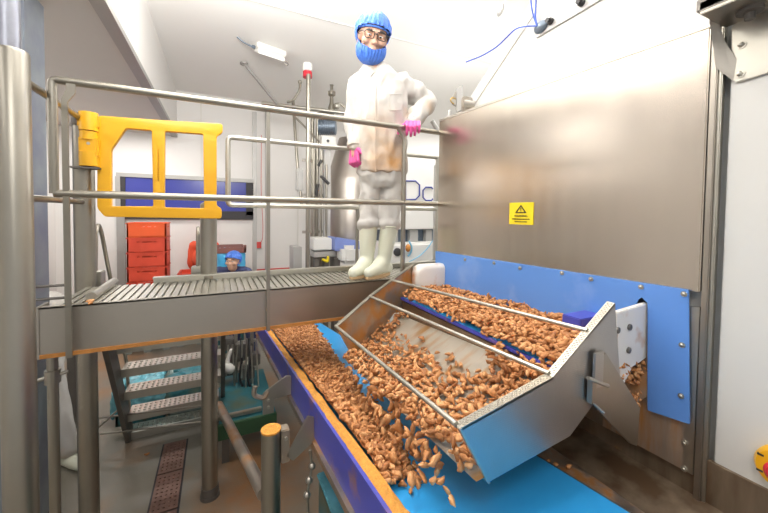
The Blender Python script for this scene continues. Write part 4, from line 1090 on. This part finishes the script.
# crossed rods left of the stair
b = B(); 
for p in ((aF(98,428,2.6), aF(118,410,2.6)), (aF(100,434,2.6), aF(208,421,2.7)), (aF(99,418,2.6), aF(205,405,2.7))): cyl(b, p[0], p[1], .007, n=8)
tag(obj('brace_rod', b, 'steel'), 'thin steel brace rods linking the platform post with the stair', 'brace')

# ---- machine parts seen under the walkway, left of the blue belt
fM = 3.1
cM = aF(240, 360, fM)
um = thing('drive_frame', (cM.x, cM.y, 0), 'cluttered steel drive frame under the walkway left of the belt', 'machine')
b = B()
for px in (222, 236, 252): p = aF(px, 400, fM); box(b, (p.x-.014, p.y-.014, 0), (p.x+.014, p.y+.014, 1.06), .003)
obj('upright', b, 'steel', um)
b = B()
for py in (345, 360, 374, 388):
    a, c_ = aF(220, py, fM), aF(258, py-1, fM); box(b, (a.x, a.y-.012, a.z-.012), (c_.x, a.y+.012, a.z+.012), .003)
obj('cross_bar', b, 'pipelight', um)
b = B()
for i in range(9):
    a = aF(219+4.6*i, 338+random.uniform(0,8), fM-.10); c_ = aF(219+4.6*i+random.uniform(-3,3), 392+random.uniform(-18,6), fM-.10); cyl(b, a, c_, .007, n=8)
obj('wire_guard', b, 'pipelight', um)
b = B()
for px, py, w, h in ((228,343,.05,.05), (244,349,.07,.06), (230,366,.05,.07), (247,372,.06,.05), (238,356,.06,.035), (255,358,.04,.05)):
    p = aF(px, py, fM-.03); box(b, p-V((w,.05,h)), p+V((w,.05,h)), .008)
obj('gearbox', b, 'darksteel', um)
b = B(); p = aF(226, 366, fM-.12); capsule(b, p, .035, p+V((.03,0,-.03)), .045, 14); capsule(b, p, .02, aF(231,350,fM-.1), .014); obj('white_cap', b, 'beige', um)
b = B(); 
for px in (241, 249): tube(b, [aF(px,338,fM-.08), aF(px+1,360,fM-.1), aF(px-2,378,fM-.1), aF(px+6,398,fM-.05)], .010, 8, rad=.05)
obj('hose', b, 'rubber', um)
tl0 = aZ(225, 432, .22); 
low = thing('lower_conveyor', (.0, 2.6, 0), 'low teal belt conveyor with green edge on floor under the walkway', 'conveyor')
A0, A1, A2_, A3 = aZ(232,398,.30), aZ(292,360,.30), aZ(330,440,.30), aZ(222,432,.30)
b = B(); box(b, (A3.x-.02, 2.68, .27), (.40, 3.5, .30), .004); obj('belt', b, 'tealdark', low)
b = B(); box(b, (A3.x-.03, 2.65, .20), (.40, 2.68, .31), .004); obj('side_guard', b, mat('green_guard_strip', (.035,.10,.045), .5, 0, .2), low)
b = B(); box(b, (A3.x-.03, 2.72, .31), (.30, 2.75, .34), .004); obj('cross_rail', b, 'rustysteel', low)
for x in (A3.x, .33):
    b = B(); box(b, (x, 2.7, 0), (x+.05, 2.75, .27)); obj('leg', b, 'darksteel', low)
p = aZ(318, 500, .55)
tb = thing('guard_box', (.54, 1.25, 0), 'teal-blue plastic guard box under the near end of the belt conveyor', 'guard')
b = B(); box(b, (.44, .9, .10), (.64, 1.62, .535), .02); obj('cover', b, 'beltblue' if False else 'tealdark', tb)
b = B(); box(b, (.435, .9, .535), (.645, 1.625, .55), .006); obj('lid', b, 'tealbag', tb)
b = B(); box(b, (.46, 1.0, 0), (.62, 1.55, .10), .006); obj('base', b, 'darksteel', tb)

# ================================================================== BACKGROUND MACHINERY BEHIND THE PERSON
fE = 5.0
E_ = lambda px, py, df=0: aF(px, py, fE+df)
pr = thing('pipe_rack', (E_(318,270).x, E_(318,270).y, 0), 'rack of tall steel process pipes beside machine left of the person in white', 'pipework')
p = E_(307.5, 280, -.75); b = B(); cyl(b, (p.x, p.y, 0), (p.x, p.y, E_(307.5, 77, -.75).z), .026, n=14); obj('pipe', b, 'pipe', pr)
for px, topy, r in ((313.5,150,.022), (320.5,150,.020), (326,165,.016)):
    p = E_(px, 270); t = E_(px, topy); b = B(); cyl(b, (p.x, p.y, 0), (p.x, p.y, t.z), r, n=14); obj('pipe', b, 'pipe', pr)
for px, px2 in ((312.5, 330), (317.5, 334)):
    b = B(); a = E_(px, 118, .05); tube(b, [V((a.x, a.y, 0)), a, a+V((.06,.0,.06)), E_(px2, 112, .1)], .026, 12, rad=.08); obj('bend_pipe', b, 'pipe', pr)
b = B()
for py in (160, 195, 232): a, c_ = E_(302,py,-.04), E_(334,py,-.04); box(b, (a.x, a.y-.02, a.z-.02), (c_.x, a.y+.0, a.z+.02))
obj('pipe_clamp', b, 'steel', pr)
b = B(); a = E_(299.5, 180); box(b, a-V((.05,.05,.17)), a+V((.05,.05,.17)), .02); obj('valve_body', b, 'boxgrey', pr)
b = B(); tube(b, [E_(293,100,.1), E_(297,160), E_(302,208)], .022, 10, rad=.1); tube(b, [E_(294,116), E_(320,142)], .014, 8); obj('brace_pipe', b, 'pipe', pr)
b = B()
for p, q in (((318,166),(322,160)), ((321,176),(329,184)), ((318,184),(316,196))):
    b = B(); cyl(b, E_(*p,-.06), E_(*q,-.06), .022, n=10); obj('handle', b, 'rubber', pr)
# beacon on the tallest pipe
p = E_(307.5, 76, -.75); bc = thing('beacon', p, 'white warning beacon with red band on top of tallest pipe', 'beacon')
b = B(); lathe(b, [(.04,.03), (.060,.045), (.060,.125), (.045,.135)], p+V((0,0,.02)), n=16); obj('cap', b, 'white', bc)
b = B(); cyl(b, p+V((0,0,-.02)), p+V((0,0,.05)), .056, n=16); obj('band', b, 'red', bc)
# pneumatic valve fitting
p = E_(331.5, 120, .2); vf = thing('valve', V((p.x, p.y, E_(331,116,.2).z)), 'brass and steel valve standing on top of the slate motor', 'valve')
zs = [E_(331.5, py, .2).z for py in (116, 108, 103, 97, 92, 86, 82)]
b = B(); lathe(b, [(.04,0), (.055,zs[1]-zs[0]), (.03,zs[2]-zs[0]), (.025,zs[3]-zs[0]), (.055,zs[3]-zs[0]+.02), (.055,zs[4]-zs[0]), (.02,zs[4]-zs[0]+.02), (.02,zs[5]-zs[0]), (.035,zs[5]-zs[0]+.01), (.03,zs[6]-zs[0])], (p.x, p.y, zs[0]), n=16); obj('valve_body', b, 'pipe', vf)
b = B(); tube(b, [E_(333,106,.2), E_(340,103,.2), E_(345,108,.2)], .02, 10, rad=.06); ell(b, E_(337,106,.15), (.05,.05,.05), sub=2); obj('elbow', b, 'pipelight', vf)
# motor and control box
mt = thing('motor', E_(329, 135), 'slate blue finned motor above light grey control box near the pipes', 'motor')
b = B(); a, c_ = E_(319,127), E_(336,127); cyl(b, a, c_, .10, n=20)
for i in range(8):
    t_ = a.lerp(c_, (i+.5)/8); cyl(b, t_-(c_-a).normalized()*.006, t_+(c_-a).normalized()*.006, .118, n=20)
obj('motor_body', b, 'motor', mt)
b = B(); box(b, E_(320,119,-.05), E_(330,128,.08), .01); obj('terminal_box', b, 'boxgrey', mt)
cb = thing('control_box', E_(328, 148), 'light grey control box on post below the slate motor', 'box')
b = B(); p0_, p1_ = E_(321,136,-.12), E_(337,148,-.12); box(b, (p0_.x, p0_.y-.05, p1_.z), (p1_.x, p0_.y+.08, p0_.z), .008); obj('housing', b, 'beige', cb)
b = B(); p = E_(327, 150); box(b, (p.x-.05, p.y-.03, .5), (p.x+.05, p.y+.03, p.z), .004); obj('post', b, 'boxgrey', cb)
b = B(); lathe(b, [(.02,0), (.02,.01)], E_(328,141,-.17), FC, 12); obj('knob', b, 'rubber', cb)
# hopper
hp_ = thing('hopper', (E_(346,200,.3).x, E_(346,200,.3).y, 1.0), 'large stainless steel hopper behind the legs of the person in white', 'hopper')
b = B(); c1, c2, c3 = E_(352,140,.5), E_(352,182,.5), E_(352,238,.5)
lathe(b, [(.42,0), (.42,c2.z-c3.z), (.40,c2.z-c3.z+.05), (.22,c1.z-c3.z)], c3, n=32); obj('hopper_body', b, 'hopper', hp_)
b = B(); lathe(b, [(.428,0), (.428,.03)], (c2.x, c2.y, c2.z-.02), n=32); obj('hopper_band', b, 'pipelight', hp_)
for dx in (-.3, .3):
    b = B(); box(b, (c3.x+dx-.03, c3.y-.03, 0), (c3.x+dx+.03, c3.y+.03, c3.z+.05)); obj('leg', b, 'darksteel', hp_)
# tray sealer with white cover, blue cover and roller
ts = thing('packing_machine', (E_(335,262,-.3).x, E_(335,262,-.3).y, 0), 'packing machine with white and pale blue covers behind the walkway', 'machine')
b = B(); p0_, p1_ = E_(314,238.5,-.4), E_(335,251,-.4); box(b, (p0_.x, p0_.y, p1_.z), (p1_.x, p0_.y+.4, p0_.z), .012); obj('white_cover', b, 'white', ts)
b = B(); prism(b, [E_(335,238,-.38), E_(337,237.5,-.38), E_(362,241.5,-.38), E_(362,252,-.38), E_(335,251,-.38)], (0,.35,0), .006); obj('blue_cover', b, 'coverblue', ts)
b = B(); box(b, V((E_(343,251,-.5).x, E_(343,251,-.5).y, E_(343,265,-.5).z)), V((E_(372,251,-.5).x, E_(343,251,-.5).y+.3, E_(343,246,-.5).z)), .05); obj('roller_cover', b, 'white', ts)
b = B(); p0_, p1_ = E_(314,252,-.38), E_(342,258,-.38); box(b, (p0_.x, p0_.y, p1_.z), (p1_.x, p0_.y+.4, p0_.z), .006); obj('rail', b, 'boxgrey', ts)
b = B()
for px in (316, 326, 336): p = E_(px, 258, -.3); box(b, (p.x-.03, p.y-.03, 0), (p.x+.03, p.y+.03, p.z))
obj('leg_frame', b, 'darksteel', ts)
b = B(); p = E_(328, 262, -.35); tube(b, [p+V((-.08,0,.04)), p, p+V((0,0,.08))], .018, 8, rad=.03); obj('lever', b, 'signyellow', ts)
b = B(); p0_, p1_ = E_(312,256,.2), E_(345,275,.2); box(b, (p0_.x, p0_.y, .4), (p1_.x, p0_.y+.12, p0_.z), .006); obj('lower_body', b, 'darksteel', ts)
p0_, p1_ = E_(293.5,247,-.2), E_(303,270,-.2); b = B(); box(b, (p0_.x, p0_.y, .3), (p1_.x, p0_.y+.3, p0_.z), .006); cabg = obj('side_cabinet', b, 'boxgrey'); tag(cabg, 'small grey cabinet at the foot of the process pipes', 'cabinet')
# white cabinet with lettering
fL = 4.4
Lp = lambda px, py, df=0: aF(px, py, fL+df)
wc_ = Lp(420, 200)
lgm = thing('labelled_cabinet', (wc_.x, wc_.y, 0), 'white machine cabinet with navy outline letters between the person and steel hood', 'cabinet')
YL = wc_.y
def y_at(px, py, o=0): return aY(px, py, YL+o)
b = B(); p0_, p1_ = y_at(398,158), y_at(447,229); box(b, (p0_.x-.25, YL, p1_.z), (p1_.x+.3, YL+.5, p0_.z+.0), .01); obj('upper_cabinet', b, 'white', lgm)
b = B()
def stroke(pts, r=.010):
    w = [y_at(*p, -.004) for p in pts]; tube(b, w, r, 8)
stroke([(405.5,181), (415.5,181), (419.5,185), (419.5,195.5), (415.5,199.5), (405.5,199.5), (405.5,181)])
stroke([(432.7,189), (431.5,187.3), (425.8,187.3), (423,190.3), (423,197.5), (425.8,200.5), (431.5,200.5), (432.7,198.8)])
obj('lettering', b, 'logo', lgm)
b = B(); p0_, p1_ = y_at(392,229), y_at(447,243); box(b, (p0_.x, YL+.12, p1_.z), (p1_.x, YL+.5, p0_.z)); obj('window_band', b, 'motor', lgm)
for u0, u1 in ((412,420), (428,434), (396,400)):
    b = B(); p0_, p1_ = y_at(u0,230), y_at(u1,242); box(b, (p0_.x, YL+.05, p1_.z), (p1_.x, YL+.12, p0_.z), .004); obj('window_post', b, 'boxgrey', lgm)
b = B(); p0_, p1_ = y_at(388,243), y_at(447,270); box(b, (p0_.x-.05, YL-.06, .2), (p1_.x, YL+.5, p0_.z), .03); obj('lower_cabinet', b, 'white', lgm)
b = B(); lathe(b, [(.05,0), (.05,.02), (.03,.03)], y_at(397,252,-.06), (0,-1,0), 20); obj('round_port', b, 'rubber', lgm)
b = B(); tube(b, [y_at(409,262,-.09), y_at(420,256,-.09), y_at(428,248,-.09), y_at(433,240,-.09)], .007, 8, rad=.2); tube(b, [y_at(409,241,-.08), y_at(412,247,-.08), y_at(411,253,-.08), y_at(408,256,-.08)], .012, 8, rad=.05); obj('hose', b, 'hoseblue', lgm)
b = B(); ell(b, y_at(408,248,-.1), (.035,.03,.05), sub=2); obj('orange_plug', b, 'edgeorange', lgm)
b = B(); p0_ = y_at(437,165,-.3); box(b, (p0_.x-.02, p0_.y, .3), (p0_.x+.03, p0_.y+.04, p0_.z+.0), .004); obj('corner_post', b, 'boxgrey', lgm)

# wheeled tote with turquoise liner behind the navy person
fT_ = 4.4
p = aF(231, 262, fT_)
tt = thing('tote_bin', (p.x, p.y, 0), 'tote bin with bright blue liner and dark rim behind the navy jacket person', 'bin')
a, c_ = aF(216, 249, fT_), aF(246, 262, fT_)
b = B(); box(b, (a.x, p.y, .35), (c_.x, p.y+.5, a.z-.03), .03); obj('liner', fuse(b, .02, 1, wrinkle(.02, 12, 25, 1)), mat('bright_blue_liner', (.08,.42,.72), .3, 0, .3, 9), tt)
b = B(); box(b, (a.x-.01, p.y-.012, a.z-.05), (c_.x, p.y+.0, a.z+.02), .004); box(b, (c_.x-.02, p.y-.012, a.z-.05), (c_.x+.01, p.y+.02, a.z+.05), .004); box(b, (a.x-.01, p.y+.49, a.z-.05), (c_.x, p.y+.51, a.z+.02), .004); box(b, (a.x-.012, p.y-.012, a.z-.04), (a.x+.01, p.y+.51, a.z+.01)); box(b, (c_.x-.012, p.y-.012, a.z-.04), (c_.x+.01, p.y+.51, a.z+.01)); obj('rim', b, mat('brown_rim', (.25,.10,.08), .5), tt)
b = B(); box(b, (a.x+.02, p.y+.02, 0), (c_.x-.02, p.y+.48, .35), .02); obj('base', b, 'tealdark', tt)

# ================================================================== SERVICES ON CEILING AND WALLS
zc = ZC-.002
l0, l1 = aZ(255, 43, zc), aZ(284, 53, zc)
el_ = thing('emergency_light', ((l0.x+l1.x)/2, (l0.y+l1.y)/2, zc-.10), 'white emergency light fitting fixed under the ceiling', 'light fitting')
d = (l1-l0); d.z = 0; d.normalize(); n_ = V((-d.y, d.x, 0))
b = B(); m_ = (l0+l1)/2; w = (l1-l0).length/2
prism(b, [m_-d*w-n_*.07+V((0,0,-.07)), m_+d*w-n_*.07+V((0,0,-.07)), m_+d*w+n_*.07+V((0,0,-.07)), m_-d*w+n_*.07+V((0,0,-.07))], (0,0,.07), .01); obj('housing', b, 'beige', el_)
b = B(); prism(b, [m_-d*w*.92-n_*.06+V((0,0,-.13)), m_+d*w*.92-n_*.06+V((0,0,-.13)), m_+d*w*.95+n_*.06+V((0,0,-.07)), m_-d*w*.95+n_*.06+V((0,0,-.07)), ][::1], (0,0,.055), .008); obj('diffuser', b, 'white', el_)
b = B(); cyl(b, m_-d*(w+.03)+V((0,0,-.05)), m_-d*w+V((0,0,-.05)), .02, n=10); tube(b, [m_-d*(w+.03)+V((0,0,-.05)), m_-d*(w+.12)+V((0,0,-.04)), m_-d*(w+.20)+V((0,0,-.0))], .008, 8, rad=.05); obj('cable', b, 'motor', el_)
b = B(); tube(b, [m_+d*(w+.0)+n_*.03+V((0,0,-.10)), m_+d*(w+.05)+n_*.03+V((0,0,-.13)), m_+d*(w+.05)-n_*.03+V((0,0,-.13)), m_+d*(w)-n_*.03+V((0,0,-.10))], .006, 6, rad=.02); obj('clip', b, 'steel', el_)
b = B(); a = aZ(244, 63, zc); c_ = aF(277, 104, 4.9); cyl(b, a, c_, .022, n=12); lathe(b, [(.05,0), (.05,.02)], a-V((0,0,.02)), n=14)
tag(obj('ceiling_strut', b, 'trim'), 'slanting grey strut running from the ceiling down towards the pipes', 'strut')
b = B(); tube(b, [aF(300,82,4.9), aF(300,90,4.9), aF(293,101,4.9), aF(287,102,4.9)], .018, 8, rad=.12); ell(b, aF(300,82,4.9), (.03,.03,.03), sub=2); tag(obj('bent_pipe', b, 'pipe'), 'short bent pipe below the ceiling left of the beacon', 'pipe')
b = B(); cyl(b, aF(262,103,5.0), aF(345,113,5.0), .026, n=12); tag(obj('cross_pipe', b, 'pipelight'), 'pale horizontal pipe running behind the front rail towards the valve', 'pipe')
wl_ = YB-.03
p = aY(254.5, 112, wl_); q = aY(254, 262, wl_)
b = B(); box(b, (p.x-.035, wl_-.02, .05), (p.x+.035, wl_+.025, p.z), .004); struct('trim_10', b, 'boxgrey')
p = aY(266, 98, wl_); b = B(); tube(b, [(p.x, wl_, .6), (p.x, wl_, p.z-.1), (p.x+.05, wl_-.05, p.z)], .018, 8, rad=.05); tag(obj('wall_conduit', b, 'boxgrey'), 'thin conduit rising up the back wall beside grey wall strip', 'conduit')
b = B(); tube(b, [aY(261.5,135,wl_), aY(261,190,wl_), aY(263,225,wl_), aY(262.5,240,wl_), aY(259,245,wl_)], .0045, 6, rad=.2); box(b, aY(258,247,wl_)-V((.03,.01,.02)), aY(260,243,wl_)+V((.02,.01,.02))); tag(obj('pull_cord', b, 'cablered'), 'thin red pull cord hanging down the back wall', 'cord')
b = B(); a, c_ = aY(256,271,YB-.01), aY(290,268.5,YB-.01); box(b, (a.x, YB-.02, a.z-.0), (c_.x, YB-.001, a.z+.03)); tag(obj('wall_stripe', b, 'cablered'), 'thin red line strip low on the back wall', 'strip')

# sensor and gear motor on top of the hood's far corner
s0 = onP(462, 110, -.05)
sn = thing('gear_motor', (s0.x, s0.y, zt), 'grey gear motor with yellow fittings on the far corner of the steel hood', 'motor')
fS = s0 - CAM; fs = fS.dot(FW)
q_ = lambda px, py, df=0: aF(px, py, fs+df)
b = B(); prism(b, [q_(456.5,88), q_(463,85), q_(463.5,109), q_(457,112)], FW*.03, .002); obj('mounting_plate', b, 'boxgrey', sn)
b = B(); cyl(b, q_(463,104,-.01), q_(474,106,-.01), .028, n=18); box(b, q_(464,113,-.03), q_(470,99,.03), .008); obj('motor_body', b, 'steel', sn)
b = B(); cyl(b, q_(464,114,-.02), q_(460,115.5,-.02), .012, n=12); tube(b, [q_(456,99), q_(452,97), q_(450,101), q_(454,104)], .004, 8, rad=.02); obj('yellow_fitting', b, 'brass', sn)
b = B(); prism(b, [q_(451,100), q_(455,92), q_(456.5,91), q_(456.5,106), q_(453,104)], FW*.02, .002); obj('guard', b, 'steel', sn)
b = B(); capsule(b, q_(449.5,112,.1), .014, q_(449.5,121,.1), .016, 12); tag(obj('bottle', fuse(b, .004, 1), 'boxgrey'), 'small pale grey cylinder standing beside the gear motor', 'cylinder')
b = B(); cyl(b, aF(432,121,2.45), aF(440,134,2.45), .016, n=10); tag(obj('slanted_bar', b, 'boxgrey'), 'short slanted grey bar peeking out behind the far corner of the steel hood', 'bar')
# blue cable
xc = XW-.03
pts = [aX(466, 62, xc), aX(482, 56, xc), aX(497, 47, xc), aX(507, 37, xc), aX(516, 28, xc), aX(528, 26, xc), aX(537, 26, xc)]
b = B(); tube(b, pts, .0042, 8, rad=.05)
tube(b, [aX(537,26,xc), aX(534,18,xc), aX(531,6,xc), aX(531,-12,xc)], .004, 8, rad=.04); tube(b, [aX(537,26,xc), aX(535,16,xc), aX(536,4,xc), aX(536,-12,xc)], .004, 8, rad=.04)
tag(obj('cable', b, 'cableblue'), 'thin blue cable looping across the white cladding to mounting plate', 'cable')

# ================================================================== LIGHT
W = bpy.data.worlds.new('room_light'); S.world = W; W.use_nodes = True
W.node_tree.nodes['Background'].inputs[0].default_value = (1, .985, .96, 1); W.node_tree.nodes['Background'].inputs[1].default_value = .68
def area(name, loc, size, sy, power, rot=(0,0,0), col=(1,.98,.95)):
    l = bpy.data.lights.new(name, 'AREA'); l.shape = 'RECTANGLE'; l.size = size; l.size_y = sy; l.energy = power; l.color = col
    o = bpy.data.objects.new(name, l); COL.objects.link(o); o.location = loc; o.rotation_euler = rot; return o
area('ceiling_fill', (.4, .9, ZC-.06), 1.5, .3, 16)  # added fill lights near the ceiling, out of view, no fixtures modelled
area('ceiling_fill', (.4, 2.1, ZC-.06), 1.5, .3, 22)
area('ceiling_fill', (1.9, 1.7, ZC-.06), 1.5, .3, 14)
area('ceiling_fill', (3.6, 3.4, ZC-.06), 1.5, .3, 85)  # added fill hidden behind the housing, brightens the back of the room
area('ceiling_fill', (4.9, 5.0, ZC-.06), 1.5, .3, 100)
area('ceiling_fill', (-.3, -.6, ZC-.5), 1.2, .6, 30, (math.radians(25), 0, math.radians(-20)))  # added tilted fill above and behind the camera
area('uplight_fill', (-.2, 1.2, 2.95), .9, .3, 55, (PI-.7, 0, 0))  # added upward fill out of frame, brightens the ceiling
area('uplight_fill', (.2, 2.0, 3.25), .9, .3, 55, (PI-.8, 0, 0))
area('soffit_fill', (-1.85, 2.7, CAM.z+1.19), .3, 1.2, 12)  # added fill under the soffit, brightens the left side
area('soffit_fill', (-1.2, 5.6, CAM.z+1.19), .9, .2, 26)  # added fill under the far soffit, brightens the back wall
area('uplight_fill', (.2, .2, 2.9), 1.4, .3, 12, (PI, 0, 0))  # added upward fill for the near ceiling
area('uplight_fill', (2.9, 3.0, 2.6), 1.4, .3, 18, (PI, 0, 0))  # added upward fill hidden behind the hood
area('wall_lamp', (-2.07, 3.7, 2.50), .05, 3.6, 5, (0, -PI/2, 0))
area('soffit_fill', (-1.5, .5, CAM.z+1.19), .3, 1.4, 9)  # added fill so the left wall reflects brighter in the hood
S.view_settings.view_transform = 'Standard'; S.view_settings.look = 'None'; S.view_settings.gamma = 1; S.view_settings.use_curve_mapping = False
S.view_settings.exposure = -0.2
